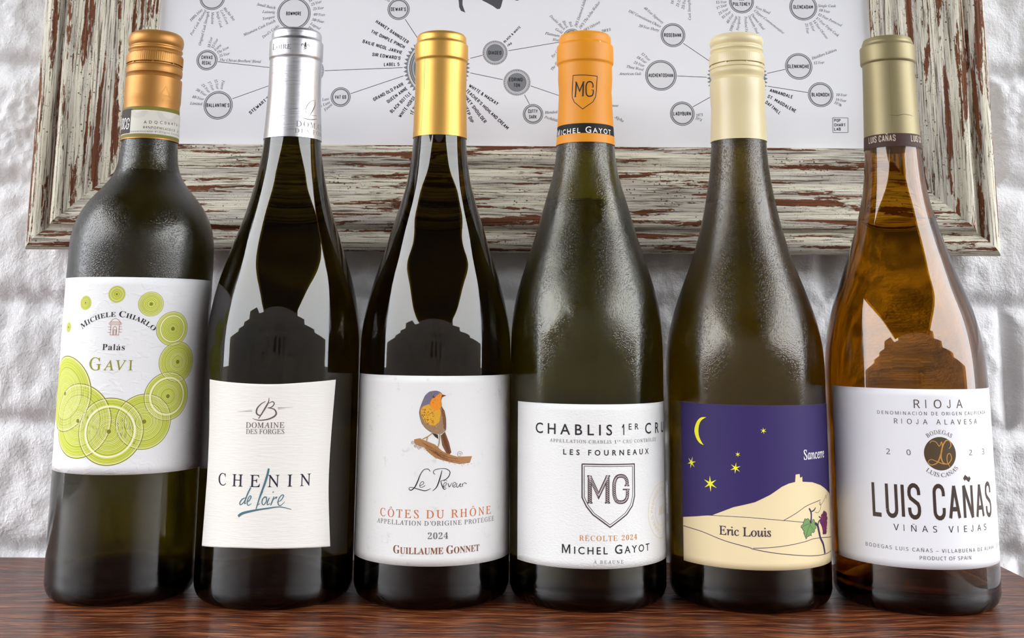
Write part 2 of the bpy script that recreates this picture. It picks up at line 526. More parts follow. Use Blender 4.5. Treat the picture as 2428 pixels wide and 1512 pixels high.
def patch(left, right, top, bottom, nu, nv):
    """Coons patch of (u, v) from four edge functions of t in 0..1 (left/right upward, top/bottom rightward)"""
    P = []
    for j in range(nv+1):
        t = j/nv
        for i in range(nu+1):
            s_ = i/nu
            l, r, tp, bt = left(t), right(t), top(s_), bottom(s_)
            c00, c10, c01, c11 = left(0), right(0), left(1), right(1)
            P.append(tuple((1-s_)*l[c]+s_*r[c]+(1-t)*bt[c]+t*tp[c]-((1-s_)*(1-t)*c00[c]+s_*(1-t)*c10[c]+(1-s_)*t*c01[c]+s_*t*c11[c]) for c in (0, 1)))
    return P
def edge_fn(pts):
    sm = smooth(pts, 12); n = len(sm)-1
    def f(t):
        x = t*n; i = min(n-1, int(x)); k = x-i
        return (sm[i][0]*(1-k)+sm[i+1][0]*k, sm[i][1]*(1-k)+sm[i+1][1]*k)
    return f
def label_mesh(name, edges, sf, paper, art, parent, cut=1.03, thick=.12, nu=110, nv=24, step=.02):
    P = patch(*edges, nu, nv)
    V = [sf(u, v, thick) for u, v in P]; F = []
    W = nu+1
    for j in range(nv):
        for i in range(nu): F.append((j*W+i, j*W+i+1, (j+1)*W+i+1, (j+1)*W+i))
    rim = [i for i in range(W)] + [j*W+nu for j in range(1, nv+1)] + [nv*W+i for i in range(nu-1, -1, -1)] + [j*W for j in range(nv-1, 0, -1)]
    q = len(V)
    for i in rim: V.append(sf(P[i][0], P[i][1], .02))
    for k in range(len(rim)):
        k2 = (k+1) % len(rim); F.append((rim[k2], rim[k], q+k, q+k2))
    MI = [0]*len(F); mats = [paper]; idx = {}
    base = lambda u, v, h: sf(u, v, thick+.012+h)
    v2, f2, m2 = art.build(base, cut, mats, idx, step)
    F += [tuple(i+len(V) for i in f) for f in f2]; V += v2; MI += m2
    me = mesh_from(name, V, F, True, MI)
    return link(name, me, parent, mats)
def rect_edges(u0, u1, v0, v1):
    return (lambda t: (u0, v0+(v1-v0)*t), lambda t: (u1, v0+(v1-v0)*t), lambda t: (u0+(u1-u0)*t, v1), lambda t: (u0+(u1-u0)*t, v0))

# ------------------------------------------------------------------ layout measured on the labels, capsules and poster (mm)
LAYOUT = {
 'gavi': {
  't': [
   ('B', 'Palás', (-4.72, 125.64), (6.91, 125.64), 3.03, 'ink', {}),
   ('Ssc', 'Gavi', (-10.81, 115.45), (12.12, 115.6), 6.32, 'olive', {'sc': 0.8}),
  ],
  'arc': [(-17.54, 135.78), (2.67, 142.52), (20.29, 135.19)],
  'corners': [(-45.08, 163.11), (59.67, 162.46), (59.93, 63.98), (-4.68, 64.19)],
  'circ': [(-29.55, 137.01, 2.56), (-16.47, 149.59, 3.61), (0.96, 154.06, 4.23), (18.15, 149.27, 6.27), (30.28, 136.68, 8.84), (34.26, 119.59, 10.32), (29.8, 102.19, 12.24), (18.37, 89.84, 13.76), (1.69, 85.12, 16.58), (-16.01, 90.03, 18.49), (-28.12, 103.14, 19.05)],
  'tower': [(1.17, 133.3), (0.58, 141.79)],
 },
 'gavicap': {
  't': [
   ('G', 'ADQC06476110', (1.2, 248.09), (29.35, 249.38), 1.63, 'ink', {}),
   ('G', '84NPOFWL65D3', (0.93, 245.44), (18.23, 245.36), 1.36, 'ink', {}),
   ('I', 't c', (19.27, 245.49), (24.64, 245.65), 1.82, 'ink', {}),
   ('G', 'Denominazione di Origine Controllata', (-7.08, 243.35), (27.31, 243.78), 1.0, 'ink', {}),
   ('C', 'DOCG', (-19.14, 246.13), (-7.72, 245.08), 6.48, 'white', {'w': 0.09}),
  ],
  'strip': [(3.81, 258.14), (3.95, 255.86), (4.77, 242.46), (4.92, 239.97)],
  'box': [(-19.17, 256.85), (-6.92, 242.97), (-8.11, 255.85)],
  'tri': [(9.23, 265.29), (14.89, 264.53), (11.95, 270.07), (9.48, 261.4), (14.79, 262.2)],
 },
 'chenin': {
  't': [
   ('S', 'DOMAINE', (-9.19, 87.78), (10.56, 87.89), 2.69, 'taupe', {}),
   ('S', 'DES FORGES', (-9.03, 84.83), (10.62, 84.94), 2.32, 'taupe', {}),
   ('S', 'CHENIN', (-24.34, 59.17), (25.79, 59.22), 5.82, 'navy', {}),
  ],
  'left': [(-38.35, 110.85), (-35.64, 86.79), (-35.12, 64.49), (-36.01, 45.48), (-37.15, 28.15)],
  'right': [(37.96, 111.15), (36.23, 87.22), (35.4, 68.1), (35.71, 52.26), (37.9, 28.22)],
  'top': [(-38.35, 110.85), (-12.92, 109.65), (4.04, 109.35), (20.22, 110.14), (37.96, 111.15)],
  'bottom': [(-37.15, 28.15), (-12.76, 29.9), (4.4, 29.86), (20.87, 29.36), (37.9, 28.22)],
  'd1': [(0.23, 100.84), (-1.99, 99.56), (-3.87, 97.32), (-4.1, 95.11), (-2.72, 94.0), (-1.1, 94.52)],
  'd2': [(1.89, 102.62), (1.84, 100.85), (0.96, 98.95), (-0.84, 95.78), (-2.97, 92.3)],
  'd3': [(1.89, 99.9), (3.77, 100.73), (4.59, 99.59), (3.26, 98.01), (1.34, 97.69)],
  'd4': [(1.34, 97.69), (4.57, 97.06), (5.8, 95.17), (5.04, 93.6), (2.23, 92.21), (-0.97, 91.63), (-3.6, 91.66), (-5.98, 92.37)],
  'd5': [(-14.74, 95.5), (-6.52, 96.46)],
  'd6': [(-13.22, 95.42), (-6.49, 95.83)],
  'd7': [(6.46, 97.69), (14.12, 97.87)],
  'd8': [(6.61, 97.06), (10.29, 97.41)],
  'l1': [(-7.41, 53.97), (-9.44, 53.28), (-10.75, 51.38), (-10.2, 50.48), (-8.67, 51.77), (-7.22, 54.1)],
  'l2': [(-5.31, 58.95), (-6.53, 56.45), (-7.72, 53.34), (-8.16, 51.18), (-7.29, 51.51)],
  'l3': [(-6.96, 51.83), (-5.67, 52.79), (-4.95, 54.34), (-5.44, 54.95), (-6.38, 53.69), (-6.81, 51.53), (-6.21, 50.32), (-4.6, 51.28)],
  'l4': [(3.31, 68.18), (2.81, 65.21), (1.45, 60.27), (-0.24, 55.34), (-2.17, 48.58)],
  'l5': [(0.95, 57.19), (-0.6, 53.5), (-1.5, 50.73), (-0.37, 51.35)],
  'l6': [(2.02, 54.74), (0.82, 53.2), (0.77, 51.36), (1.69, 50.75), (2.87, 52.59), (2.66, 54.43), (1.79, 54.12)],
  'l7': [(4.26, 54.12), (3.41, 51.97), (3.46, 50.75), (4.69, 51.35)],
  'l8': [(6.2, 57.05), (5.72, 56.44)],
  'l9': [(6.43, 54.71), (5.43, 51.65), (5.05, 50.43)],
  'l10': [(5.58, 52.57), (7.08, 54.08), (7.82, 54.38), (7.42, 53.46)],
  'l11': [(8.12, 51.91), (9.96, 52.79), (11.13, 54.91), (10.17, 55.24), (8.87, 53.43), (8.58, 51.29), (9.76, 50.21), (11.88, 52.11)],
  'l12': [(-11.31, 44.91), (-8.74, 46.56), (-2.15, 48.15), (3.54, 49.03), (8.53, 49.63), (12.0, 49.16), (15.22, 48.16)],
 },
 'chenincap': {
  't': [
   ('Ssc', 'Loire', (-12.64, 291.49), (0.44, 291.09), 3.49, 'dark', {'sc': 0.74}),
   ('S', 'DOMAINE', (4.76, 247.13), (26.71, 248.37), 3.2, 'dark2', {'wide': 1}),
   ('S', 'DES FORGES', (4.22, 243.62), (26.7, 244.52), 2.44, 'dark2', {'wide': 1}),
  ],
  'fleur': [(8.05, 296.02), (8.7, 289.92)],
  'c1': [(15.33, 263.28), (12.6, 261.87), (10.52, 259.42), (9.7, 256.94), (10.18, 255.34), (11.81, 254.61)],
  'c2': [(16.2, 264.16), (16.18, 260.8), (14.64, 257.66), (12.93, 255.01), (11.1, 252.38)],
  'c3': [(7.82, 252.23), (10.33, 251.81), (13.68, 251.89), (17.85, 252.97)],
  'c4': [(0.28, 256.29), (5.03, 257.33)],
  'c5': [(12.97, 254.16), (17.72, 254.86)],
 },
 'rhone': {
  't': [
   ('S', 'CÔTES DU RHÔNE', (-25.74, 44.19), (36.51, 44.61), 3.88, 'orange', {}),
   ('S', "APPELLATION D'ORIGINE PROTÉGÉE", (-27.85, 40.73), (38.86, 40.96), 2.2, 'grey', {}),
   ('S', '2024', (0.37, 34.43), (10.84, 34.46), 3.06, 'grey', {}),
   ('Bsc', 'Guillaume Gonnet', (-17.6, 27.05), (28.25, 27.46), 3.84, 'brown', {'sc': 0.8}),
  ],
  'corners': [(-51.85, 113.66), (60.17, 114.09), (61.13, 22.27), (-1.1, 21.41)],
  'rL': [(1.1, 66.92), (0.03, 68.06), (-2.08, 67.7), (-3.8, 65.37), (-5.15, 61.97), (-6.52, 59.23), (-8.29, 57.69), (-9.47, 58.06), (-9.2, 58.87), (-7.74, 58.99), (-4.71, 58.27), (-1.16, 57.59), (1.62, 58.68)],
  're': [(-4.03, 59.97), (-2.42, 60.67), (-1.95, 61.62), (-2.94, 61.94), (-3.98, 60.64), (-3.81, 59.37), (-2.6, 59.32), (-1.21, 60.15)],
  'rR': [(7.06, 67.43), (6.01, 63.38), (4.54, 59.48), (2.48, 57.47)],
  'rS': [(3.59, 65.43), (2.72, 66.45), (3.54, 67.73), (6.34, 68.25), (9.17, 68.07), (11.06, 66.68), (10.66, 64.65), (8.91, 63.0), (6.45, 62.3)],
  'rT': [(6.45, 62.37), (7.2, 59.99), (8.29, 58.29), (9.48, 58.73)],
  'r2': [(7.91, 59.64), (9.1, 60.29), (9.44, 61.16), (8.65, 61.45), (7.82, 60.32), (8.06, 59.3), (9.12, 59.35)],
  'r3': [(8.08, 62.07), (8.84, 62.8), (9.64, 62.04)],
  'r4': [(10.22, 61.15), (10.9, 59.37), (11.81, 60.56), (12.3, 61.43)],
  'r5': [(12.55, 59.52), (13.92, 60.36), (14.2, 61.16), (13.32, 61.39), (12.61, 60.2), (12.99, 59.17), (14.16, 59.33)],
  'r6': [(14.87, 61.0), (14.6, 59.52), (15.42, 59.08), (16.73, 60.78), (16.45, 59.37), (17.29, 59.2)],
  'r7': [(17.64, 60.74), (17.82, 59.17)],
  'r8': [(17.8, 60.05), (18.86, 61.02), (20.11, 60.48)],
  'body': [(2.79, 106.51), (-0.04, 105.94), (-2.13, 104.05), (-3.36, 101.27), (-4.52, 98.15), (-5.04, 95.73), (-4.55, 93.32), (-3.63, 90.59), (-1.8, 88.21), (0.35, 86.65), (3.2, 85.16), (6.73, 85.49), (8.48, 86.84), (8.62, 91.31), (8.13, 94.75), (7.23, 97.17), (6.12, 99.25), (5.86, 101.67), (6.54, 103.4), (6.38, 104.78), (5.65, 105.68), (4.21, 106.31)],
  'head': [(2.79, 106.51), (-0.04, 105.94), (-2.13, 104.05), (-3.36, 101.27), (-4.17, 98.7), (-2.03, 99.21), (0.08, 100.27), (0.89, 102.21), (1.78, 103.74), (3.54, 104.3), (5.08, 105.68), (4.21, 106.31)],
  'throat': [(3.9, 104.16), (5.65, 105.48), (6.38, 104.57), (6.05, 103.05), (5.86, 101.67), (6.33, 99.59), (5.51, 97.52), (2.98, 96.69), (0.97, 98.2), (0.29, 100.41), (1.31, 102.49), (2.85, 103.32)],
  'breast': [(-0.12, 99.85), (2.98, 96.69), (5.51, 97.52), (5.98, 95.45), (5.2, 91.33), (3.12, 89.27), (0.29, 89.81), (-2.45, 91.84), (-4.37, 94.7), (-4.14, 97.46), (-2.39, 99.21)],
  'wing': [(6.34, 98.76), (7.81, 96.48), (8.52, 92.68), (8.76, 87.18), (7.54, 87.74), (6.88, 92.69), (6.25, 96.14)],
  'tail': [(6.04, 84.46), (8.28, 86.16), (10.38, 80.99), (11.69, 76.18), (10.84, 75.11), (9.04, 75.76), (6.84, 79.67)],
  'under': [(1.64, 85.63), (4.62, 84.81), (4.94, 82.69), (3.23, 83.79)],
  'beak': [(4.83, 104.02), (6.38, 104.71), (8.67, 104.22), (6.55, 103.33)],
  'branch': [(-7.42, 82.43), (-4.54, 83.04), (-0.96, 81.72), (3.3, 80.03), (6.89, 76.94), (10.48, 75.19), (14.87, 73.91), (23.02, 73.85), (21.85, 70.69), (16.43, 70.24), (11.99, 71.07), (6.97, 72.38), (3.43, 73.56), (-0.14, 76.27), (-2.31, 78.63), (-5.18, 79.47), (-7.23, 80.45)],
  'eye': [(2.28, 103.67), (2.92, 103.67)],
  'leg1': [(1.93, 85.63), (-0.65, 83.77), (-2.96, 82.72)],
  'leg2': [(5.67, 85.49), (5.4, 80.71), (4.87, 79.0), (2.07, 78.19)],
  'legc': [(-0.65, 83.77), (-0.96, 81.72)],
  'curl': [(-8.11, 80.77), (-4.8, 78.39), (15.97, 75.04), (-6.62, 79.17)],
  'br0': [(-5.23, 81.66), (0.52, 78.32), (6.22, 74.91), (13.42, 72.73), (21.82, 72.4)],
  'spk': [(-3.57, 97.82), (2.76, 89.95)],
 },
 'chablis': {
  't': [
   ('H', 'CHABLIS', (-31.24, 85.55), (10.29, 85.36), 5.17, 'ink', {}),
   ('N', '1', (15.24, 85.26), (17.24, 85.27), 5.18, 'ink', {}),
   ('H', 'ER', (19.05, 87.87), (25.5, 87.81), 2.92, 'ink', {}),
   ('H', 'CRU', (29.88, 85.41), (51.84, 84.84), 5.3, 'ink', {}),
   ('S', 'APPELLATION CHABLIS 1', (-21.93, 81.58), (12.42, 81.27), 1.59, 'grey', {}),
   ('S', 'ER', (12.9, 82.18), (14.64, 82.14), 0.74, 'grey', {}),
   ('S', 'CRU CONTRÔLÉE', (16.04, 81.3), (39.98, 81.25), 1.62, 'grey', {}),
   ('G', 'LES FOURNEAUX', (-15.0, 75.72), (32.65, 75.33), 2.56, 'ink', {'bold': 0.02}),
   ('S', 'RÉCOLTE 2024', (-6.6, 34.64), (23.73, 34.36), 2.5, 'orange2', {}),
   ('Hsc', 'Michel Gayot', (-15.57, 28.31), (32.4, 28.18), 4.27, 'ink', {'sc': 0.8}),
   ('S', 'À BEAUNE', (0.37, 23.89), (15.81, 23.53), 1.6, 'grey', {}),
  ],
  'corners': [(-46.35, 100.77), (59.4, 100.26), (59.42, 21.33), (3.16, 21.18)],
  'shield': [(-5.22, 71.35), (22.52, 70.9), (22.45, 55.2), (21.06, 50.74), (17.65, 46.72), (8.59, 40.94), (-0.13, 47.18), (-3.23, 51.03), (-5.28, 55.2)],
  'shield2': [(-4.15, 70.34), (21.33, 69.92), (21.2, 55.28), (19.92, 51.24), (16.79, 47.44), (8.6, 42.14), (0.63, 47.84), (-2.29, 51.53), (-4.21, 55.46)],
  'm1': [(-1.47, 52.74), (-1.41, 65.65)],
  'm2': [(7.39, 52.72), (7.49, 65.64)],
  'm3': [(-1.41, 65.23), (2.94, 56.19), (7.48, 65.21)],
  's1': [(-2.79, 52.66), (-0.1, 52.7)],
  's2': [(6.03, 52.68), (8.75, 52.63)],
  's3': [(-2.73, 65.63), (-0.66, 65.66)],
  's4': [(6.71, 65.65), (8.86, 65.61)],
  'g1': [(17.97, 60.62), (17.99, 62.75), (16.78, 64.76), (14.6, 65.45), (12.39, 64.92), (11.15, 62.71), (10.86, 59.39), (11.09, 55.76), (12.28, 53.42), (14.46, 52.73), (16.65, 53.24), (18.04, 55.16), (18.23, 58.49)],
  's5': [(16.52, 60.69), (19.3, 60.56)],
  's6': [(15.51, 58.86), (19.42, 58.66)],
  'stamp': [(45.62, 46.18), (46.31, 60.24), (45.99, 53.82)],
 },
 'chabliscap': {
  't': [
   ('Hsc', 'Michel Gayot', (-22.33, 244.6), (16.25, 244.79), 3.51, 'white', {'sc': 0.8}),
  ],
  'shield': [(-8.47, 277.63), (-0.89, 277.43), (6.34, 277.04), (5.92, 268.65), (5.24, 265.27), (3.5, 262.32), (-2.6, 258.13), (-7.63, 262.29), (-9.08, 265.04), (-9.28, 267.92)],
  'm1': [(-7.12, 265.43), (-6.5, 273.86)],
  'm2': [(-2.47, 265.56), (-2.07, 273.63)],
  'm3': [(-6.5, 273.62), (-4.44, 268.48), (-2.07, 273.53)],
  's1': [(-7.88, 265.4), (-6.37, 265.37)],
  's3': [(-7.3, 273.88), (-6.01, 273.77)],
  's4': [(-2.58, 273.69), (-1.09, 273.71)],
  's2': [(-3.17, 265.48), (-1.87, 265.54)],
  'g1': [(3.79, 270.88), (3.7, 272.3), (2.84, 273.45), (1.7, 273.74), (0.48, 273.38), (-0.36, 271.95), (-0.56, 269.57), (-0.38, 266.95), (0.45, 265.63), (1.66, 265.47), (3.04, 265.85), (3.82, 267.32), (3.88, 269.22)],
  's5': [(2.92, 270.74), (4.33, 270.63)],
  's6': [(2.58, 269.16), (4.32, 269.11)],
  'band': [(-1.93, 250.19), (-1.96, 244.56)],
 },
 'louis': {
  't': [
   ('Q', 'Sancerre', (22.47, 73.73), (55.0, 72.63), 4.75, 'white', {'sx': 0.9}),
   ('Q', 'Eric Louis', (-22.8, 37.07), (3.15, 37.28), 4.24, 'purple', {}),
  ],
  'corners': [(-46.3, 95.0), (54.95, 95.02), (52.53, 23.82), (0.17, 23.58)],
  'moonO': [(-29.0, 93.88), (-32.38, 93.4), (-35.04, 90.88), (-36.46, 86.96), (-35.62, 83.5), (-33.44, 80.86), (-30.75, 79.78)],
  'moonI': [(-30.75, 79.78), (-32.33, 81.7), (-33.57, 84.24), (-33.86, 87.14), (-33.19, 90.12), (-31.69, 92.26), (-29.0, 93.88)],
  'stars': [(-38.93, 70.47, 2.64), (-27.51, 61.12, 3.44), (-14.15, 69.64, 2.4), (-12.86, 76.36, 1.26), (0.1, 88.2, 1.43)],
  'ridge': [(-50.99, 41.82), (-46.16, 42.59), (-27.13, 45.89), (-15.66, 50.84), (-5.22, 53.65), (2.46, 57.28), (8.7, 61.16), (12.64, 62.64), (16.37, 63.29), (16.81, 66.68), (19.31, 66.91), (19.52, 65.02), (21.01, 65.51), (20.97, 63.18), (28.14, 62.48), (35.69, 60.41), (45.79, 56.42), (54.98, 53.34)],
  'h1': [(-46.15, 42.71), (-35.93, 44.44), (-27.13, 45.78), (-8.3, 46.16), (9.35, 44.86), (21.84, 43.37)],
  'h2': [(9.35, 44.97), (16.11, 47.95), (23.91, 51.4), (35.05, 53.15)],
  'h3': [(-45.99, 38.33), (-33.16, 37.32), (-20.25, 34.23), (-8.71, 31.95), (-6.46, 31.21), (2.71, 29.7), (15.24, 28.18), (26.84, 26.92), (37.96, 26.36), (48.77, 26.38)],
  'h4': [(-6.45, 31.6), (2.8, 32.19), (12.1, 33.06), (21.37, 34.15), (31.3, 34.98), (55.01, 32.42)],
  'h5': [(-27.13, 45.89), (-15.66, 50.84), (-5.22, 53.65), (2.46, 57.28), (8.7, 61.16), (12.64, 62.64), (16.37, 63.29)],
  'h6': [(20.97, 63.18), (28.14, 62.48), (35.69, 60.41), (45.79, 56.42), (54.98, 53.34)],
  'v1': [(37.99, 26.64), (36.35, 31.41), (33.74, 34.58), (32.59, 37.55), (31.21, 41.11), (28.96, 42.36)],
  'v2': [(25.56, 42.79), (26.31, 44.98), (26.3, 47.81), (24.93, 49.91)],
  'v3': [(26.32, 48.1), (28.69, 48.74), (30.06, 49.87)],
  'v4': [(31.68, 40.2), (32.42, 42.68), (35.53, 44.05)],
  'v5': [(35.53, 44.05), (32.73, 45.21)],
  't1': [(29.32, 47.83), (31.66, 47.2), (33.76, 47.96), (35.02, 49.83), (34.71, 52.04), (33.73, 51.97), (34.23, 50.77), (36.87, 51.35), (40.12, 53.3), (42.11, 54.81), (42.46, 53.03), (44.53, 55.11), (47.38, 56.82), (47.66, 59.43)],
  'leaf': [(25.82, 42.65), (25.02, 44.08), (23.9, 45.18), (22.72, 44.83), (21.78, 45.18), (21.25, 44.15), (20.52, 43.41), (20.71, 42.61), (19.31, 42.03), (19.05, 41.15), (20.0, 40.75), (20.12, 39.96), (21.01, 39.44), (20.64, 38.24), (21.23, 37.52), (21.64, 36.48), (22.22, 35.43), (23.08, 36.36), (24.08, 36.5), (24.96, 36.98), (25.98, 36.55), (25.87, 37.57), (26.63, 38.29), (27.71, 37.85), (28.7, 38.54), (28.56, 39.34), (29.99, 39.99), (29.65, 40.93), (30.32, 41.77), (29.17, 42.68), (28.67, 43.97), (27.56, 44.42), (26.94, 43.46)],
  'leafv': [(25.82, 42.65), (24.6, 41.18), (23.23, 39.04), (22.27, 36.32)],
  'leafw': [(25.82, 42.65), (23.82, 42.37), (21.77, 41.97), (20.03, 41.31)],
  'leafx': [(25.24, 41.8), (26.58, 40.44), (27.79, 39.19)],
  'grape': [(38.78, 41.36), (39.4, 47.03), (43.18, 40.79)],
 },
 'rioja': {
  't': [
   ('T', 'RIOJA', (-10.8, 99.94), (15.3, 100.04), 4.18, 'brown6', {}),
   ('T', 'DENOMINACIÓN DE ORIGEN CALIFICADA', (-28.4, 96.43), (34.06, 96.57), 1.68, 'brown6', {}),
   ('T', 'RIOJA ALAVESA', (-20.38, 92.07), (24.9, 92.0), 2.48, 'brown6', {}),
   ('T', '2', (-24.72, 76.72), (-22.49, 76.86), 2.69, 'brown6', {}),
   ('T', '0', (-14.93, 76.79), (-12.78, 76.88), 2.67, 'brown6', {}),
   ('T', '2', (17.41, 76.86), (19.77, 76.77), 2.66, 'brown6', {}),
   ('T', '3', (27.44, 76.91), (30.01, 76.75), 2.7, 'brown6', {}),
   ('C', 'LUIS CAÑAS', (-33.05, 45.82), (35.23, 45.82), 17.56, 'brown6b', {'w': 0.12}),
   ('T', 'VIÑAS VIEJAS', (-22.81, 40.13), (27.51, 40.17), 3.05, 'ink', {}),
   ('T', 'BODEGAS LUIS CAÑAS – VILLABUENA DE ALAVA - ESPAÑA', (-38.11, 30.89), (49.13, 30.36), 1.74, 'brown6', {}),
   ('T', 'PRODUCT OF SPAIN', (-11.43, 27.03), (15.2, 27.13), 1.73, 'brown6', {}),
  ],
  'corners': [(-59.22, 109.13), (49.09, 109.43), (49.12, 22.11), (0.69, 22.68)],
  'medal': [(1.51, 77.86), (2.01, 85.96)],
 },
 'riojacap': {
  't': [
   ('C', 'LUIS CAÑAS', (-19.1, 241.22), (-2.85, 240.65), 3.75, 'tan', {'w': 0.12}),
   ('C', 'LUIS CAÑAS', (5.64, 240.84), (14.63, 241.5), 3.82, 'tan', {'w': 0.12, 'wide': 1}),
  ],
  'band': [(-5.97, 245.71), (-6.33, 238.47)],
 },
 'poster': {
  'nodes': [
   (-198.55, 350.07, 8.36, '', 0),
   (-199.72, 308.04, 6.79, 'CHIVAS|REGAL', 0),
   (-190.88, 278.28, 9.32, "BALLANTINE'S", 0),
   (-144.66, 339.72, 10.91, 'BOWMORE', 0),
   (-76.31, 343.05, 7.19, "DEWAR'S", 0),
   (-112.22, 284.21, 6.39, 'VAT 69', 0),
   (-12.97, 314.28, 8.12, 'DIAGEO', 1),
   (1.34, 294.67, 8.78, 'EDRING-|TON', 1),
   (11.81, 273.93, 6.52, 'CUTTY|SARK', 0),
   (37.15, 324.51, 6.12, 'JOHNNIE|WALKER', 0),
   (102.69, 326.86, 7.99, 'ROSEBANK', 0),
   (94.41, 299.99, 10.11, 'AUCHENTOSHAN', 0),
   (107.78, 274.86, 7.85, 'LADYBURN', 0),
   (147.94, 349.96, 8.12, 'OLD|PULTENEY', 0),
   (188.18, 346.41, 9.05, 'GLENCADAM', 0),
   (183.71, 306.53, 8.78, 'GLENKINCHIE', 0),
   (197.11, 287.95, 8.12, 'BLADNOCH', 0),
   (-132.56, 301.36, 9.05, '', 1),
   (-50.66, 304.04, 21.69, 'BLENDED|WHISKY', 2),
   (143.79, 298.27, 19.7, '', 2),
   (48.7, 276.49, 6.92, '', 0),
  ],
  'lines': [
   (-192.55, 307.0, -141.72, 301.58),
   (-181.89, 282.61, -141.29, 297.94),
   (-123.14, 301.57, -72.68, 303.94),
   (-105.88, 286.48, -72.0, 298.51),
   (-71.93, 336.43, -63.56, 323.8),
   (-28.98, 310.42, -21.05, 312.53),
   (-28.85, 300.75, -7.75, 296.4),
   (-4.33, 315.66, 31.11, 322.06),
   (6.24, 286.61, 9.53, 280.3),
   (10.21, 292.42, 43.3, 281.15),
   (109.31, 321.4, 128.09, 308.24),
   (104.88, 299.67, 124.05, 298.89),
   (114.64, 279.36, 127.57, 286.74),
   (174.85, 304.53, 163.11, 301.76),
   (188.87, 289.28, 163.1, 293.3),
  ],
  't': [
   ('C', 'HANKEY BANNISTER', (-91.38, 334.01), (-69.86, 319.52), 2.22),
   ('C', 'THE DIMPLE PINCH', (-94.24, 327.21), (-72.07, 316.37), 2.22),
   ('C', 'BAILIE NICOL JARVIE', (-99.37, 320.33), (-73.35, 312.6), 2.22),
   ('C', "SIR EDWARD'S", (-92.79, 311.53), (-74.17, 308.92), 2.22),
   ('C', 'LABEL 5', (-84.85, 304.79), (-74.53, 305.02), 2.22),
   ('C', 'GRAND OLD PARR', (-90.47, 281.52), (-71.34, 292.31), 2.22),
   ('C', 'QUEEN ANNE', (-81.38, 280.19), (-68.78, 289.77), 2.22),
   ('C', 'BLACK BOTTLE', (-78.8, 273.68), (-66.29, 286.7), 2.22),
   ('C', 'WHITE HORSE', (-73.07, 270.73), (-63.37, 284.4), 2.22),
   ('C', 'TÉ BHEAG', (-65.13, 272.47), (-60.71, 283.65), 2.22),
   ('C', 'WHYTE & MACKAY', (-30.02, 291.59), (-11.21, 279.15), 2.22),
   ('C', "TEACHER'S HIGHLAND CREAM", (-31.94, 288.64), (-4.83, 263.34), 2.22),
   ('C', 'MONKEY SHOULDER', (-35.1, 287.69), (-19.37, 267.28), 2.22),
   ('C', 'SHEEP DIP', (-33.48, 280.38), (-28.17, 267.37), 2.22),
   ('C', 'BLACK & WHITE', (-6.66, 320.75), (3.94, 331.52), 1.48),
   ('C', 'J&B', (-4.97, 318.41), (-1.71, 320.23), 1.33),
   ('C', "STEWART'S CREAM", (-169.69, 272.26), (-149.43, 290.35), 2.13),
   ('C', 'ANNANDALE', (164.19, 289.64), (179.04, 284.96), 2.22),
   ('C', 'ST. MAGDALENE', (162.56, 285.85), (180.44, 275.74), 2.22),
   ('C', 'DAFTMILL', (160.93, 282.14), (170.23, 274.37), 2.22),
   ('I', '100% Islay', (-211.65, 333.57), (-204.23, 341.7), 1.7),
   ('I', 'Port Cask Matured', (-210.36, 324.43), (-201.75, 341.32), 1.7),
   ('I', 'Original Cask Strength', (-204.26, 317.64), (-199.79, 340.54), 1.7),
   ('I', 'Madeira', (-198.55, 340.31), (-198.26, 332.0), 1.7),
   ('I', 'Single Cask', (-195.58, 340.57), (-192.31, 329.52), 1.7),
   ('I', 'Loch Gorm', (-192.94, 341.38), (-188.23, 331.91), 1.7),
   ('I', 'Machir Bay', (-191.1, 342.82), (-183.77, 334.32), 1.7),
   ('I', '18-Year', (-198.23, 316.11), (-196.94, 323.34), 1.7),
   ('I', '12-Year', (-196.14, 315.5), (-193.06, 322.03), 1.7),
   ('I', 'Extra', (-194.54, 314.02), (-190.71, 317.89), 1.7),
   ('I', 'The Icon', (-193.06, 312.07), (-185.74, 316.2), 1.7),
   ('I', '25-Year', (-191.88, 309.89), (-185.14, 311.9), 1.7),
   ('I', "The Chivas Brothers' Blend", (-191.75, 307.4), (-164.64, 306.42), 1.7),
   ('I', 'Limited', (-209.08, 278.6), (-201.14, 278.27), 1.7),
   ('I', '40-Year', (-208.37, 283.15), (-200.33, 281.36), 1.7),
   ('I', '30-Year', (-206.15, 288.03), (-199.12, 284.06), 1.7),
   ('I', '21-Year', (-202.64, 291.54), (-197.35, 286.16), 1.7),
   ('I', '17-Year', (-198.51, 293.5), (-195.01, 287.72), 1.7),
   ('I', '12-Year', (-194.28, 295.24), (-192.41, 288.67), 1.7),
   ('I', 'Finest', (-189.18, 294.73), (-189.92, 288.76), 1.7),
   ('I', 'Small Batch', (-169.14, 345.12), (-156.98, 342.42), 1.7),
   ('I', 'Laimrig', (-165.29, 339.99), (-157.08, 339.65), 1.7),
   ('I', 'Tempest', (-164.91, 335.08), (-156.95, 336.72), 1.7),
   ('I', 'Mizunara Cask Finish', (-176.39, 324.27), (-156.22, 334.11), 1.7),
   ('I', "Devil's Casks", (-163.88, 322.79), (-153.79, 330.97), 1.7),
   ('I', '18-Year', (-134.94, 347.18), (-128.94, 350.97), 1.7),
   ('I', '23-Year', (-133.47, 344.81), (-126.66, 347.4), 1.7),
   ('I', '25-Year', (-132.28, 341.96), (-125.2, 343.04), 1.7),
   ('I', '40-Year', (-132.15, 338.4), (-124.25, 338.13), 1.7),
   ('I', '50-Year', (-132.94, 335.07), (-124.99, 333.3), 1.7),
   ('I', 'Legend', (-133.83, 332.53), (-127.5, 328.79), 1.7),
   ('I', '1957', (-135.43, 330.31), (-131.87, 327.18), 1.7),
   ('I', 'De Luxe', (-127.07, 281.03), (-119.57, 282.31), 1.7),
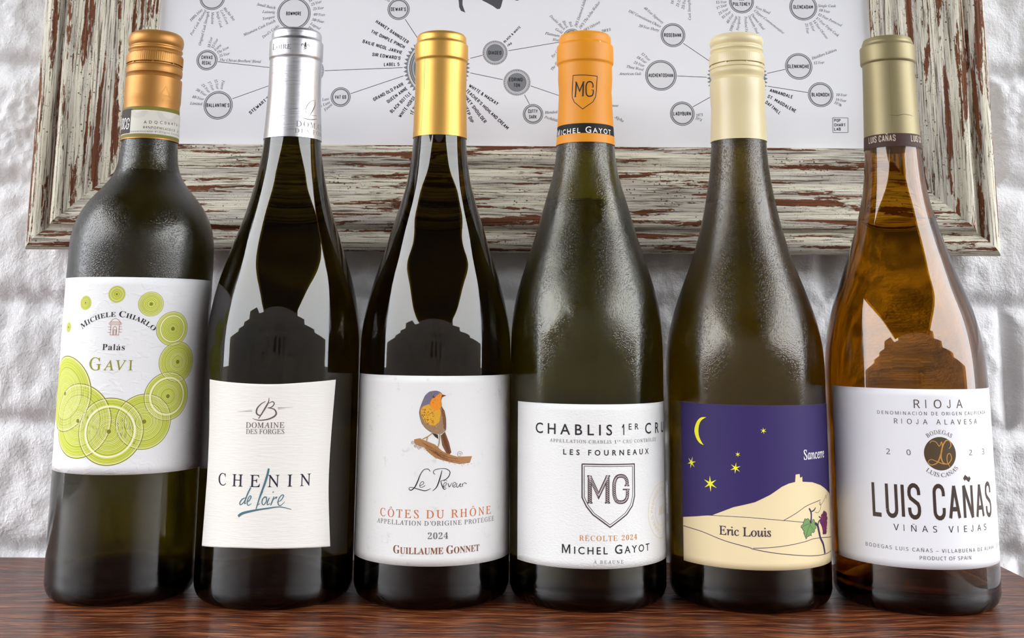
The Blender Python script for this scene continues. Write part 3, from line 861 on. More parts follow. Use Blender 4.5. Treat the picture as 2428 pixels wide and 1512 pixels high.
   ('I', 'De Luxe', (-126.15, 276.65), (-118.51, 280.32), 1.7),
   ('I', 'Finest', (-121.78, 274.76), (-117.18, 279.02), 1.7),
   ('I', 'Reserve', (-89.02, 350.85), (-82.41, 347.71), 1.7),
   ('I', 'Double Black', (22.25, 338.92), (31.8, 329.51), 1.7),
   ('I', 'Black', (30.66, 335.58), (33.33, 330.86), 1.7),
   ('I', 'Red', (34.71, 335.05), (36.23, 331.75), 1.7),
   ('I', 'Gold', (25.93, 329.86), (30.43, 327.14), 1.7),
   ('I', 'Platinum', (19.45, 326.82), (28.9, 325.0), 1.7),
   ('I', 'Blue', (24.41, 322.53), (28.75, 322.25), 1.7),
   ('I', 'JWS Diamond Jubilee', (40.2, 331.77), (46.78, 351.79), 1.7),
   ('I', 'JWS The John Walker', (42.72, 330.53), (55.58, 348.51), 1.7),
   ('I', 'JWS Odyssey', (45.0, 328.66), (55.72, 334.96), 1.7),
   ('I', 'Syndicate 2015', (44.0, 325.66), (62.32, 329.56), 1.7),
   ('I', 'Rye Cask', (24.57, 311.02), (29.89, 317.71), 1.7),
   ('I', 'The Alpine', (24.43, 302.45), (29.89, 310.67), 1.7),
   ('I', 'Blended', (19.48, 274.07), (27.61, 274.66), 1.7),
   ('I', 'Prohibition', (19.19, 271.31), (29.87, 268.17), 1.7),
   ('I', 'house', (60.02, 279.27), (66.8, 279.01), 1.7),
   ('I', 'Alpha', (64.1, 271.85), (69.72, 268.83), 1.7),
   ('I', '40-Year Signatory', (83.66, 344.89), (95.96, 334.29), 1.7),
   ('I', '1967 Connoisseurs Choice', (73.53, 342.44), (94.63, 331.76), 1.7),
   ('I', '20-Year Sherry', (80.29, 332.37), (93.59, 329.15), 1.7),
   ('I', '18-Year', (103.07, 347.41), (105.12, 354.59), 1.7),
   ('I', '21-Year', (106.49, 345.69), (108.93, 353.02), 1.7),
   ('I', '25-Year', (110.13, 344.13), (111.98, 352.25), 1.7),
   ('I', 'Cask Strength', (114.58, 337.03), (114.4, 350.67), 1.7),
   ('I', '12-Year', (81.58, 314.16), (86.83, 309.35), 1.7),
   ('I', '18-Year', (78.51, 311.64), (84.76, 307.7), 1.7),
   ('I', '21-Year', (76.71, 307.88), (83.59, 305.36), 1.7),
   ('I', 'Three Wood', (72.13, 304.89), (83.17, 302.86), 1.7),
   ('I', 'American Oak', (67.53, 300.03), (81.77, 300.13), 1.7),
   ('I', '12-Year', (131.05, 348.24), (138.34, 348.85), 1.7),
   ('I', '17-Year', (131.56, 344.28), (138.52, 346.86), 1.7),
   ('I', '21-Year', (133.15, 340.48), (139.37, 344.33), 1.7),
   ('I', '35-Year', (135.37, 337.73), (141.01, 342.52), 1.7),
   ('I', '40-Year', (138.73, 334.59), (142.72, 340.95), 1.7),
   ('I', '1990 Vintage', (140.88, 329.33), (144.98, 339.77), 1.7),
   ('I', 'Navigator', (145.47, 330.15), (147.05, 339.79), 1.7),
   ('I', 'Pentland Firth', (149.57, 339.65), (149.96, 327.19), 1.7),
   ('I', 'Duncansby Head', (151.87, 339.98), (157.23, 328.02), 1.7),
   ('I', 'Dunnet Head', (153.81, 341.02), (161.5, 330.57), 1.7),
   ('I', 'Clipper Commemorative', (155.8, 343.41), (174.38, 327.99), 1.7),
   ('I', 'Noss Head', (156.63, 345.56), (166.05, 341.35), 1.7),
   ('I', '1973', (116.55, 272.76), (120.93, 273.41), 1.7),
   ('I', '1974', (115.77, 271.3), (119.72, 269.8), 1.7),
   ('I', 'Single Cask', (197.84, 346.48), (209.62, 346.41), 1.7),
   ('I', '10-Year', (198.11, 343.71), (205.32, 342.41), 1.7),
   ('I', '12-Year Portwood', (197.16, 341.09), (212.48, 333.29), 1.7),
   ('I', '17-Year Triple Cask', (195.76, 338.71), (209.89, 326.43), 1.7),
   ('I', '14-Year Oloroso', (193.79, 337.11), (202.44, 324.8), 1.7),
   ('I', '15-Year', (191.3, 335.99), (194.03, 329.85), 1.7),
   ('I', '21-Year', (188.91, 335.34), (189.86, 328.41), 1.7),
   ('I', 'Distillers Edition', (192.75, 311.03), (208.95, 317.16), 1.7),
   ('I', '12-Year', (193.39, 307.92), (200.39, 308.59), 1.7),
   ('I', '10-Year', (206.89, 287.08), (214.05, 286.98), 1.7),
   ('I', '19-Year', (206.38, 284.0), (213.35, 283.12), 1.7),
   ('I', '1970s', (205.32, 282.3), (209.97, 280.02), 1.7),
   ('C', 'POP', (205.17, 270.02), (209.53, 270.05), 2.0),
   ('C', 'CHART', (205.04, 267.12), (212.55, 267.09), 2.0),
   ('C', 'LAB', (204.92, 264.37), (209.28, 264.4), 2.0),
  ],
  'box': [(204.24, 272.85), (214.01, 272.84), (213.65, 263.28), (203.97, 263.22)],
  'shapes': [[(-37.62, 352.0), (-34.55, 352.02), (-34.62, 346.45), (-33.66, 343.68), (-32.63, 341.07), (-35.56, 342.32), (-36.74, 344.85), (-37.02, 348.03)], [(-23.03, 351.31), (-7.69, 352.21), (-9.32, 345.44), (-10.07, 343.84), (-11.83, 343.59), (-14.92, 345.8), (-18.39, 347.76), (-21.63, 349.33)], [(-1.55, 351.85), (3.44, 351.89), (2.3, 349.73), (1.15, 349.41), (-0.39, 349.71)]],
 },
}

WALL_Y = 0.088
POSTER_Y = 0.081
BOTTLES = [  # x, y, body radius, lean (deg) measured for each bottle, left to right
 (-206.33, -0.45, 38.2, 0.05), (-125.16, -1.27, 41.2, -0.02), (-42.36, 2.10, 41.2, 0.0),
 (40.38, 0.0, 41.5, -0.05), (126.14, 0.82, 42.3, 0.20), (212.96, -1.15, 42.0, 0.04)]

# ------------------------------------------------------------------ setting: painted brick wall, ground, street and awning
def whitewash():
    k = N('whitewashed_brick').set(Roughness=0.7, Specular_IOR_Level=0.3)
    v = k.coord('Object', (1, 1, 1))
    a = k.noise(v, 14, 5, 0.6)
    c = k.ramp(a, [(0.25, srgb(222, 220, 220)), (0.6, srgb(236, 235, 236)), (0.8, srgb(230, 228, 226))])
    dirt = k.ramp(k.noise(v, 160, 4, 0.7), [(0.70, 0.0), (0.80, 0.35)])
    c = k.mix(dirt, c, srgb(150, 146, 142))
    k.l(c, k.b.inputs['Base Color'])
    brush = k.noise(k.coord('Object', (420, 420, 130)), 1.0, 3, 0.6, 1.2)
    fine = k.noise(v, 420, 4, 0.65)
    lump = k.noise(v, 75, 4, 0.55, 0.4)
    h = k.math('ADD', k.math('MULTIPLY', lump, 1.0), k.math('ADD', k.math('MULTIPLY', brush, 0.12), k.math('MULTIPLY', fine, 0.48)))
    k.bump(h, 0.75, 0.0022)
    return k.m
def build_wall():
    x0, x1, z0, z1 = -0.76, 0.76, -0.06, 0.56
    nx, nz = 800, 330
    V = []; F = []
    course, brick = 0.0755, 0.225
    joints = 0.0025
    for j in range(nz+1):
        z = z0 + (z1-z0)*j/nz
        for i in range(nx+1):
            x = x0 + (x1-x0)*i/nx
            wob = 0.004*noise.noise(Vector((x*9, z*4, 1.3))) + 0.0025*noise.noise(Vector((x*30, z*20, 5)))
            q = (z-joints+wob)/course
            row = math.floor(q); fz = (q-row)*course
            dz = min(fz, course-fz)
            px = (x + (0.5*brick if row % 2 else 0) + 0.31*brick*0)/brick + 0.12
            fx = (px-math.floor(px))*brick; dx = min(fx, brick-fx)
            d = min(dz, dx*1.2)
            g = math.exp(-(d/0.006)**2)
            y = 0.0062*g
            y += -0.0020*noise.noise(Vector((row*3.7+math.floor(px)*1.9, 2.2, z*6)))
            y += 0.0015*noise.noise(Vector((x*38, z*38, 0))) + 0.0016*noise.noise(Vector((x*95, z*80, 3)))
            rg = max(0., noise.noise(Vector((x*11, z*11, 8)))+.12)
            y += 0.0028*rg*noise.noise(Vector((x*190, z*190, 2))) + .0016*rg*noise.noise(Vector((x*380, z*380, 6)))
            V.append((x, WALL_Y + 0.0026 + y, z))
    W = nx+1
    for j in range(nz):
        for i in range(nx): F.append((j*W+i, j*W+i+1, (j+1)*W+i+1, (j+1)*W+i))
    # flat continuation of the wall round the modelled patch
    q = len(V); yb = WALL_Y + 0.004
    for x in (-3, x0, x1, 3):
        for z in (-0.78, z0, z1, 2.6): V.append((x, yb, z))
    for a in range(3):
        for b in range(3):
            if a == 1 and b == 1: continue
            F.append((q+a*4+b, q+(a+1)*4+b, q+(a+1)*4+b+1, q+a*4+b+1))
    # back side
    q = len(V)
    for x, z in ((-3, -0.78), (3, -0.78), (3, 2.6), (-3, 2.6)): V.append((x, WALL_Y+0.12, z))
    F.append((q, q+3, q+2, q+1))
    o = link('wall_back', mesh_from('wall_back', V, F), None, [whitewash()]); o['kind'] = 'structure'
build_wall()

def box(V, F, x0, x1, y0, y1, z0, z1):
    q = len(V)
    V += [(x0, y0, z0), (x1, y0, z0), (x1, y1, z0), (x0, y1, z0), (x0, y0, z1), (x1, y0, z1), (x1, y1, z1), (x0, y1, z1)]
    F += [tuple(q+i for i in f) for f in ((0, 3, 2, 1), (4, 5, 6, 7), (0, 1, 5, 4), (1, 2, 6, 5), (2, 3, 7, 6), (3, 0, 4, 7))]
def structure(name, V, F, mat):
    o = link(name, mesh_from(name, V, F, False), None, [mat]); o['kind'] = 'structure'; return o
def build_street():
    k = N('paving').set(Roughness=0.85)
    v = k.coord('Object', (1, 1, 1))
    k.l(k.ramp(k.noise(v, 6, 5, 0.6), [(0.3, srgb(30, 29, 28)), (0.7, srgb(42, 40, 39))]), k.b.inputs['Base Color'])
    V = []; F = []; box(V, F, -28, 28, -12, WALL_Y+0.12, -0.86, -0.76); structure('floor', V, F, k.m)
    # terrace of houses across the street, mirrored in the glass
    k = N('house_render').set(Roughness=0.85)
    v = k.coord('Object', (1, 1, 1))
    k.l(k.ramp(k.noise(v, 1.5, 4, 0.6), [(0.3, srgb(60, 56, 54)), (0.7, srgb(86, 81, 79))]), k.b.inputs['Base Color'])
    dark = flat_mat('window_dark', srgb(36, 36, 40), 0.2, 0, 0.5)
    V = []; F = []
    blocks = [(-26.0, -12.5, 1.7), (-12.5, -9.2, 2.0), (-9.2, -7.0, 2.3), (-7.0, -4.9, 2.9), (-4.9, -3.1, 2.4), (-3.1, -0.9, 2.8), (-0.9, 1.8, 3.5), (1.8, 4.0, 2.9), (4.0, 6.0, 2.4), (6.0, 10.5, 2.0), (10.5, 26.0, 1.7)]
    for a, b, h in blocks:
        box(V, F, a, b, -9.0, -7.0, -0.76, h)
    q = len(V)
    V += [(-1.9, -7.4, 1.7), (-1.3, -7.4, 1.7), (-1.3, -8.0, 1.7), (-1.9, -8.0, 1.7), (-1.6, -7.7, 3.6)]
    F += [(q, q+1, q+4), (q+1, q+2, q+4), (q+2, q+3, q+4), (q+3, q, q+4)]
    structure('wall_opposite', V, F, k.m)
    n = 0
    for a, b, h in blocks[2:9]:
        x = a + 0.35
        while x + 0.5 < b:
            for z in (0.1, 1.2):
                if z + 0.8 < h:
                    n += 1
                    V = []; F = []; box(V, F, x, x+0.45, -7.0, -6.97, z, z+0.75)
                    structure('window_%d' % n, V, F, dark)
            x += 0.8
    # dark awning reaching out from the wall over the table and the photographer
    k = N('awning_cloth').set(Roughness=0.9, Base_Color=srgb(52, 50, 50))
    V = []; F = []
    n = 24
    for j in range(9):
        y = 0.085 - 2.5*j/8
        for i in range(n+1):
            hw = 1.15; x = -hw + 2*hw*i/n
            V.append((x, y, 1.06 - 0.05*j/8 - 0.05*(x/hw)**2))
    for j in range(8):
        for i in range(n): a = j*(n+1)+i; F.append((a, a+n+1, a+n+2, a+1))
    q = len(V); V += [(x, y, z+0.02) for x, y, z in V]
    F += [tuple(reversed([i+q for i in f])) for f in F]
    structure('ceiling', V, F, k.m)
build_street()

# ------------------------------------------------------------------ table
def build_table():
    k = N('dark_varnished_wood').set(Roughness=0.38, Coat_Weight=0.35, Coat_Roughness=0.09, Specular_IOR_Level=0.2)
    v0 = k.coord('Object', (1, 1, 1))
    warp = k.noise(v0, 9, 2, 0.5)
    mp = k.n('ShaderNodeVectorMath', operation='MULTIPLY_ADD')
    cmb = k.n('ShaderNodeCombineXYZ'); k.l(k.math('MULTIPLY', warp, 0.03), cmb.inputs[1])
    add = k.n('ShaderNodeVectorMath', operation='ADD'); k.l(v0, add.inputs[0]); k.l(cmb.outputs[0], add.inputs[1])
    m1 = k.n('ShaderNodeMapping'); m1.inputs['Scale'].default_value = (13, 150, 60); k.l(add.outputs[0], m1.inputs[0])
    g1 = k.noise(m1.outputs[0], 1.0, 5, 0.6, 0.4)
    m2 = k.n('ShaderNodeMapping'); m2.inputs['Scale'].default_value = (48, 480, 100); k.l(add.outputs[0], m2.inputs[0])
    g2 = k.noise(m2.outputs[0], 1.0, 3, 0.6, 0.2)
    c = k.ramp(g1, [(0.30, srgb(50, 22, 11)), (0.5, srgb(94, 44, 21)), (0.68, srgb(142, 82, 46))])
    c = k.mix(k.ramp(g2, [(0.40, 0.85), (0.47, 0.0)]), c, srgb(36, 17, 10))
    c = k.mix(k.ramp(g2, [(0.57, 0.0), (0.66, 0.5)]), c, srgb(176, 126, 88))
    k.l(c, k.b.inputs['Base Color'])
    bp = k.bump(k.math('ADD', k.math('MULTIPLY', g1, 0.6), g2), 0.6, 0.0012)
    k.l(bp.outputs[0], k.b.inputs['Coat Normal'])
    wood = k.m
    t = thing('wooden_table', 'dark brown varnished wooden table against the white wall under the six bottles', 'table', (0, 0, -0.76))
    bm = bmesh.new()
    bmesh.ops.create_cube(bm, size=1)
    x0, x1, y0, y1 = -0.60, 0.2954, -0.42, 0.0868
    for v in bm.verts:
        v.co = ((x0+x1)/2 + v.co.x*(x1-x0), (y0+y1)/2 + v.co.y*(y1-y0), -0.014 + v.co.z*0.028)
    bmesh.ops.bevel(bm, geom=bm.edges[:], offset=0.0025, segments=3, affect='EDGES')
    me = bpy.data.meshes.new('tabletop'); bm.to_mesh(me); bm.free()
    o = link('tabletop', me, t, [wood]); o.location = (0, 0, 0.76)
    for x in (x0+0.06, x1-0.06):
        for y in (y0+0.05, y1-0.05):
            V = []; F = []; box(V, F, x-0.022, x+0.022, y-0.022, y+0.022, 0, 0.732)
            link('leg', mesh_from('leg', V, F, False), t, [wood])
    V = []; F = []
    box(V, F, x0+0.05, x1-0.05, y0+0.035, y0+0.055, 0.65, 0.732)
    link('apron', mesh_from('apron', V, F, False), t, [wood])
build_table()

# ------------------------------------------------------------------ framed chart
def paint_mat():
    k = N('flaking_cream_paint').set(Roughness=0.7, Specular_IOR_Level=0.25)
    uv = k.n('ShaderNodeUVMap', uv_map='grain').outputs[0]
    def mp(sx, sy, off=0):
        d = k.n('ShaderNodeMapping'); d.inputs['Scale'].default_value = (sx, sy, 1); d.inputs['Location'].default_value = (off, off*1.7, 0)
        k.l(uv, d.inputs[0]); return d.outputs[0]
    streak = k.noise(mp(26, 900), 1.0, 5, 0.7, 0.35)          # thin weathered lines along the grain
    broad = k.noise(mp(11, 150, 3), 1.0, 4, 0.6, 0.35)         # where the paint has gone
    edge = k.noise(mp(160, 600, 7), 1.0, 4, 0.7, 0.6)           # ragged flake edges
    chip = k.math('ADD', k.math('MULTIPLY', broad, 0.80), k.math('MULTIPLY', edge, 0.20))
    chip = k.math('ADD', chip, k.math('MULTIPLY', streak, 0.10))
    grey = k.noise(mp(6, 130, 11), 1.0, 4, 0.6)
    c = k.ramp(streak, [(0.32, srgb(190, 182, 162)), (0.48, srgb(230, 222, 200)), (0.62, srgb(246, 241, 224))])
    g = k.ramp(streak, [(0.35, srgb(112, 106, 100)), (0.6, srgb(200, 194, 184))])
    c = k.mix(k.ramp(grey, [(0.46, 0.0), (0.58, 0.7)]), c, g)
    brown = k.ramp(streak, [(0.3, srgb(62, 35, 22)), (0.5, srgb(110, 62, 36)), (0.7, srgb(146, 88, 52))])
    bare = k.ramp(chip, [(0.592, 0.0), (0.606, 1.0)])
    dark = k.ramp(streak, [(0.41, 1.0), (0.45, 0.0)])
    c = k.mix(k.math('MULTIPLY', dark, 0.75), c, srgb(74, 48, 36))
    c = k.mix(bare, c, brown)
    vor = k.n('ShaderNodeTexVoronoi', feature='F1'); k.l(mp(300, 300, 5), vor.inputs['Vector']); vor.inputs['Scale'].default_value = 1.0
    sp = k.math('MULTIPLY', k.ramp(vor.outputs['Distance'], [(0.13, 1.0), (0.19, 0.0)]), k.ramp(k.noise(mp(30, 30, 2), 1.0, 2), [(0.5, 0.0), (0.58, 0.8)]))
    c = k.mix(sp, c, srgb(60, 50, 44))
    vor2 = k.n('ShaderNodeTexVoronoi', feature='F1'); k.l(mp(720, 900, 9), vor2.inputs['Vector']); vor2.inputs['Scale'].default_value = 1.0
    sp2 = k.math('MULTIPLY', k.ramp(vor2.outputs['Distance'], [(0.16, 1.0), (0.26, 0.0)]), k.ramp(k.noise(mp(60, 120, 4), 1.0, 3), [(0.48, 0.0), (0.56, 0.7)]))
    c = k.mix(sp2, c, srgb(84, 70, 58))
    k.l(c, k.b.inputs['Base Color'])
    h = k.math('SUBTRACT', k.math('MULTIPLY', streak, 0.7), k.math('MULTIPLY', bare, 0.55))
    h = k.math('SUBTRACT', h, k.math('MULTIPLY', sp, 0.5))
    k.bump(h, 0.9, 0.0016)
    return k.m
PROFILE = [(7, 0), (3.5, 8), (1.0, 16), (0.0, 22.0), (0.6, 24.5), (2.2, 26.6), (4.6, 27.8), (7.0, 28.0), (9.4, 27.2), (11.2, 25.6), (12.2, 24.0), (13.2, 23.6), (14.6, 24.6), (15.2, 26.2), (16.4, 27.2), (18.5, 27.6), (20.6, 27.2), (21.6, 26.0), (22.4, 24.8),
           (25, 24.4), (29, 23.6), (34, 21.9), (39, 19.9), (44, 17.9), (48, 16.6), (51, 16.1), (52.2, 15.2), (53.2, 14.2), (55, 14.4), (57, 15.2), (59.5, 15.4), (62, 14.8), (63.6, 13.4), (64.6, 12.2), (66.6, 11.6), (68.2, 11.0), (68.5, 10.0), (68.5, 4.0), (60, 1.5), (20, 0)]
FX0, FX1, FZ0, FZ1 = -300.5, 299.0, 184.0, 700.0
def build_frame():
    paint = paint_mat()
    fr = thing('picture_frame', 'large distressed cream wooden frame holding a printed chart on the white brick wall', 'picture frame', (0, WALL_Y, FZ0*MM))
    arc = [0]
    for a, b in zip(PROFILE[:-1], PROFILE[1:]): arc.append(arc[-1]+math.hypot(b[0]-a[0], b[1]-a[1]))
    for side, n, off in (('bottom', 60, 0.0), ('left', 50, 1.9), ('right', 50, 4.3), ('top', 40, 6.1)):
        V = []; F = []; UV = []
        m = len(PROFILE)
        for i in range(n+1):
            t = i/n
            for (w, h), s in zip(PROFILE, arc):
                w2 = w + .0
                if side in ('bottom', 'top'):
                    a0, a1 = FX0+w, FX1-w
                    x = a0+(a1-a0)*t; z = FZ0+w if side == 'bottom' else FZ1-w; al = x
                else:
                    a0, a1 = FZ0+w, FZ1-w
                    z = a0+(a1-a0)*t; x = FX0+w if side == 'left' else FX1-w; al = z
                j = 0.22*noise.noise(Vector((al*.05+off*10, s*.35, off)))
                V.append((x*MM, -(h+j)*MM, (z-FZ0)*MM)); UV.append((al*MM+off, s*MM+off*.37))
        for i in range(n):
            for k in range(m):
                k2 = (k+1) % m
                f = (i*m+k, i*m+k2, (i+1)*m+k2, (i+1)*m+k)
                if side in ('bottom', 'right'): f = tuple(reversed(f))
                F.append(f)
        F.append(tuple(range(m)) if side in ('bottom', 'right') else tuple(reversed(range(m))))
        F.append(tuple(reversed([n*m+k for k in range(m)])) if side in ('bottom', 'right') else tuple(n*m+k for k in range(m)))
        me = mesh_from('rail', V, F)
        uvl = me.uv_layers.new(name='grain')
        for l in me.loops: uvl.data[l.index].uv = UV[l.vertex_index]
        for p in me.polygons[-2:]: p.use_smooth = False
        me.set_sharp_from_angle(angle=math.radians(50))
        link('rail', me, fr, [paint])
    # printed chart
    L = LAYOUT['poster']; A = Art()
    for x, z, r, txt, kind in L['nodes']:
        c = (x, z)
        if kind == 0:
            A.ring(c, r-.36, r, 'poster_ink', 3); A.ring(c, r-1.45, r-.75, 'poster_grey', 3); A.ring(c, r-1.55, r-1.4, 'poster_ink', 4); A.disc(c, r, 'poster_white', 2, 48, 1)
        elif kind == 1:
            A.disc(c, r, 'poster_white', 2, 48, 1); A.disc(c, r*.72, 'poster_grey', 3, 48, 1); A.ring(c, r*.80-.2, r*.80, 'poster_ink', 3)
            for i in range(72):
                a = 2*math.pi*i/72
                A.line([(x+r*.84*math.cos(a), z+r*.84*math.sin(a)), (x+r*math.cos(a), z+r*math.sin(a))], .34, 'poster_ink', 3, False)
        else:
            n = 48; pts = []
            for i in range(2*n):
                a = math.pi*i/n; q = r if i % 2 == 0 else r*.89; pts.append((x+q*math.cos(a), z+q*math.sin(a)))
            A.poly(pts, 'poster_grey', 2); A.disc(c, r*.87, 'poster_white', 3, 64, 1); A.disc(c, r*.78, 'poster_grey', 4, 64, 1); A.ring(c, r*.79, r*.815, 'poster_ink', 4)
            for i in range(110):
                a = 2*math.pi*i/110
                A.line([(x+r*.825*math.cos(a), z+r*.825*math.sin(a)), (x+r*.86*math.cos(a), z+r*.86*math.sin(a))], .22, 'poster_grey', 4, False)
            A.ring(c, r*.70, r*.715, 'poster_white', 5)
        rows = txt.split('|') if txt else []
        if kind == 2:
            for i, s in enumerate(rows):
                y = z + (1.2 if i == 0 else -5.6); A.text('B', s, (x-13.6, y), (x+13.6, y), 4.4, 'poster_ink', 6)
        else:
            h = 2.6 if len(rows) == 1 else 2.55
            for i, s in enumerate(rows):
                y = z - h/2 + (0 if len(rows) == 1 else (1.85 if i == 0 else -1.85))
                hw = r*.80 if kind == 0 and len(s) > 6 else (len(s)*.62 if kind == 0 else r*.60)
                hw = min(hw, len(s)*.72, r*.80)
                A.text('C', s, (x-hw, y), (x+hw, y), h, 'poster_ink', 5, w=.175)
    for x0, z0, x1, z1 in L['lines']: A.line([(x0, z0), (x1, z1)], .36, 'poster_ink', 1, False)
    for st, txt, a, b, h in L['t']:
        A.text(st, txt, a, b, h*(1.06 if st == 'C' else 1), 'poster_ink', 3, w=.17)
    b = L['box']
    for i in range(4): A.line([b[i], b[(i+1) % 4]], .42, 'poster_grey', 3, False)
    for s in L['shapes']: A.poly(s, 'poster_shape', 2)
    k = N('chart_paper').set(Roughness=0.55, Specular_IOR_Level=0.3)
    nz = k.noise(k.coord('Object', (1, 1, 1)), 4, 3, 0.5)
    k.l(k.ramp(nz, [(0.3, srgb(236, 236, 240)), (0.7, srgb(242, 242, 244))]), k.b.inputs['Base Color'])
    k.bump(nz, 0.5, 0.006)
    x0, x1, z0, z1 = FX0+62, FX1-62, FZ0+62, FZ1-62
    V = []; F = []; NX, NZ = 24, 20
    sf = lambda u, v, h: (u*MM, POSTER_Y-WALL_Y-h*MM, (v-FZ0)*MM)
    for j in range(NZ+1):
        for i in range(NX+1): V.append(sf(x0+(x1-x0)*i/NX, z0+(z1-z0)*j/NZ, 0))
    for j in range(NZ):
        for i in range(NX): q = j*(NX+1)+i; F.append((q, q+1, q+NX+2, q+NX+1))
    q = len(V); V += [sf(x0, z0, -1), sf(x1, z0, -1), sf(x1, z1, -1), sf(x0, z1, -1)]; F.append((q, q+3, q+2, q+1))
    mats = [k.m]; idx = {}; MI = [0]*len(F)
    v2, f2, m2 = A.build(lambda u, v, h: sf(u, v, .01+h), None, mats, idx, .012)
    F += [tuple(i+len(V) for i in f) for f in f2]; V += v2; MI += m2
    link('chart_print', mesh_from('chart_print', V, F, False, MI), fr, mats)
    # backing board behind the print
    V = []; F = []; box(V, F, x0*MM, x1*MM, -.0055, -.0015, (z0-FZ0)*MM, (z1-FZ0)*MM)
    link('backing_board', mesh_from('backing_board', V, F, False), fr, [flat_mat('backing_card', srgb(150, 130, 104), .9)])
build_frame()

# ------------------------------------------------------------------ wine bottles
def glass_mat(name, T3, rough=0.02, mist=None, tint=(1, 1, 1, 1), clear=60):
    """T3: transmittance of 3 mm of this glass"""
    k = N(name).set(Base_Color=tint, Roughness=rough, Transmission_Weight=1.0, IOR=1.5)
    s = [-math.log(t)/0.003 for t in T3]; d = max(s)
    va = k.n('ShaderNodeVolumeAbsorption'); va.inputs['Color'].default_value = tuple(1-x/d for x in s)+(1,); va.inputs['Density'].default_value = d
    k.l(va.outputs[0], k.out.inputs['Volume'])
    if mist:
        k.set(Specular_IOR_Level=0.22)     # a film of water reflects less than bare glass
        v = k.coord('Object', (1000, 1000, 1000))
        vor = k.n('ShaderNodeTexVoronoi', feature='SMOOTH_F1'); k.l(v, vor.inputs['Vector']); vor.inputs['Scale'].default_value = 1.25; vor.inputs['Smoothness'].default_value = 0.3
        drop = k.ramp(vor.outputs['Distance'], [(0.1, 1.0), (0.5, 0.0)])
        wipe = k.ramp(k.noise(k.coord('Object', (32, 32, 20)), 1.0, 3, 0.6, 0.5), mist)      # 1 = misted, 0 = wiped
        sz = k.n('ShaderNodeSeparateXYZ'); k.l(k.n('ShaderNodeTexCoord').outputs['Object'], sz.inputs[0])
        hi = k.ramp(k.math('MULTIPLY', sz.outputs['Z'], 4.0), [(clear*.004, 0.12), (clear*.004+.22, 1.0)])   # the chilled upper part is misted, the foot is clear
        wipe = k.math('MULTIPLY', wipe, hi)
        k.l(k.math('MULTIPLY_ADD', wipe, 0.22, 0.04), k.b.inputs['Roughness'])
        k.bump(k.math('MULTIPLY', drop, wipe), 0.55, 0.00016)
    else:
        v = k.coord('Object', (60, 60, 8))
        k.bump(k.noise(v, 1.0, 2, 0.5), 0.10, 0.0006)
    return k.m
def wine_mat(name, T80):
    k = N(name).set(Base_Color=(1, 1, 1, 1), Roughness=0.0, Transmission_Weight=1.0, IOR=1.34)
    s = [-math.log(t)/0.08 for t in T80]; d = max(s)
    va = k.n('ShaderNodeVolumeAbsorption'); va.inputs['Color'].default_value = tuple(1-x/d for x in s)+(1,); va.inputs['Density'].default_value = d
    k.l(va.outputs[0], k.out.inputs['Volume'])
    return k.m

class Surf:
    """bottle outside radius as a function of height (mm)"""
    def __init__(s, pts): s.ev = pchip(pts)
    def __call__(s, z): return s.ev(z)
def bottle(label, i, pts, heel, fill, gm, wm, thick=2.8):
    x, y, R, lean = BOTTLES[i]
    t = thing('wine_bottle', label, 'bottle', (x*MM, y*MM, 0.0), 'wine bottles in a row on the table')
    t.rotation_euler = (0, math.radians(lean), 0)
    ev = pchip(pts)
    zs = [z for z in pts]
    h = heel
    prof = [(0, 17), (9, 16), (17, 12.5), (24, 6.5), (R-9.5, 1.4), (R-7.8, .25), (R-6.2, 0.0), (R-4.6, .3)]
    for a in range(1, 8):
        th = math.pi/2*a/8
        prof.append((R-4.6+4.6*math.sin(th), .3+(h-.3)*(1-math.cos(th))))
    z = h; outer = []
    while z < 296.9:
        outer.append((ev(z), z)); z += 1.5
    prof += outer + [(ev(297)-.4, 297.0)]
    inner = []
    z = 296.5
    while z > 11.5:
        inner.append((ev(z)-thick, z)); z -= 1.5
    inner = [(ev(297)-thick+.4, 297.0)] + inner + [(R-thick-2, 8.8), (R-thick-6, 7.4), (R-thick-11, 8.6), (23, 13.5), (15, 18.5), (8, 20.8), (0, 21.6)]
    V, F = lathe(prof+inner, 144)
    link('glass', mesh_from('glass', V, F), t, [gm])
    wp = [(0, 21.3), (8, 20.5), (15, 18.2), (23, 13.2), (R-thick-11, 8.3), (R-thick-6, 7.1), (R-thick-1.8, 8.6), (R-thick+.25, 11.5)]
    z = 13.0
    while z < fill:
        wp.append((ev(z)-thick+.25, z)); z += 1.5
    wp += [(ev(fill)-thick+.25, fill+.6), (ev(fill)-thick-1.2, fill), (0, fill)]
    V, F = lathe(wp, 112)
    link('wine', mesh_from('wine', V, F), t, [wm])
    return t, ev
def surf_of(ev, ref, extra=0.0):
    def sf(u, v, h):
        r = ev(v)+extra; a = u/ref; rr = r+h
        return (rr*math.sin(a)*MM, -rr*math.cos(a)*MM, v*MM)
    return sf
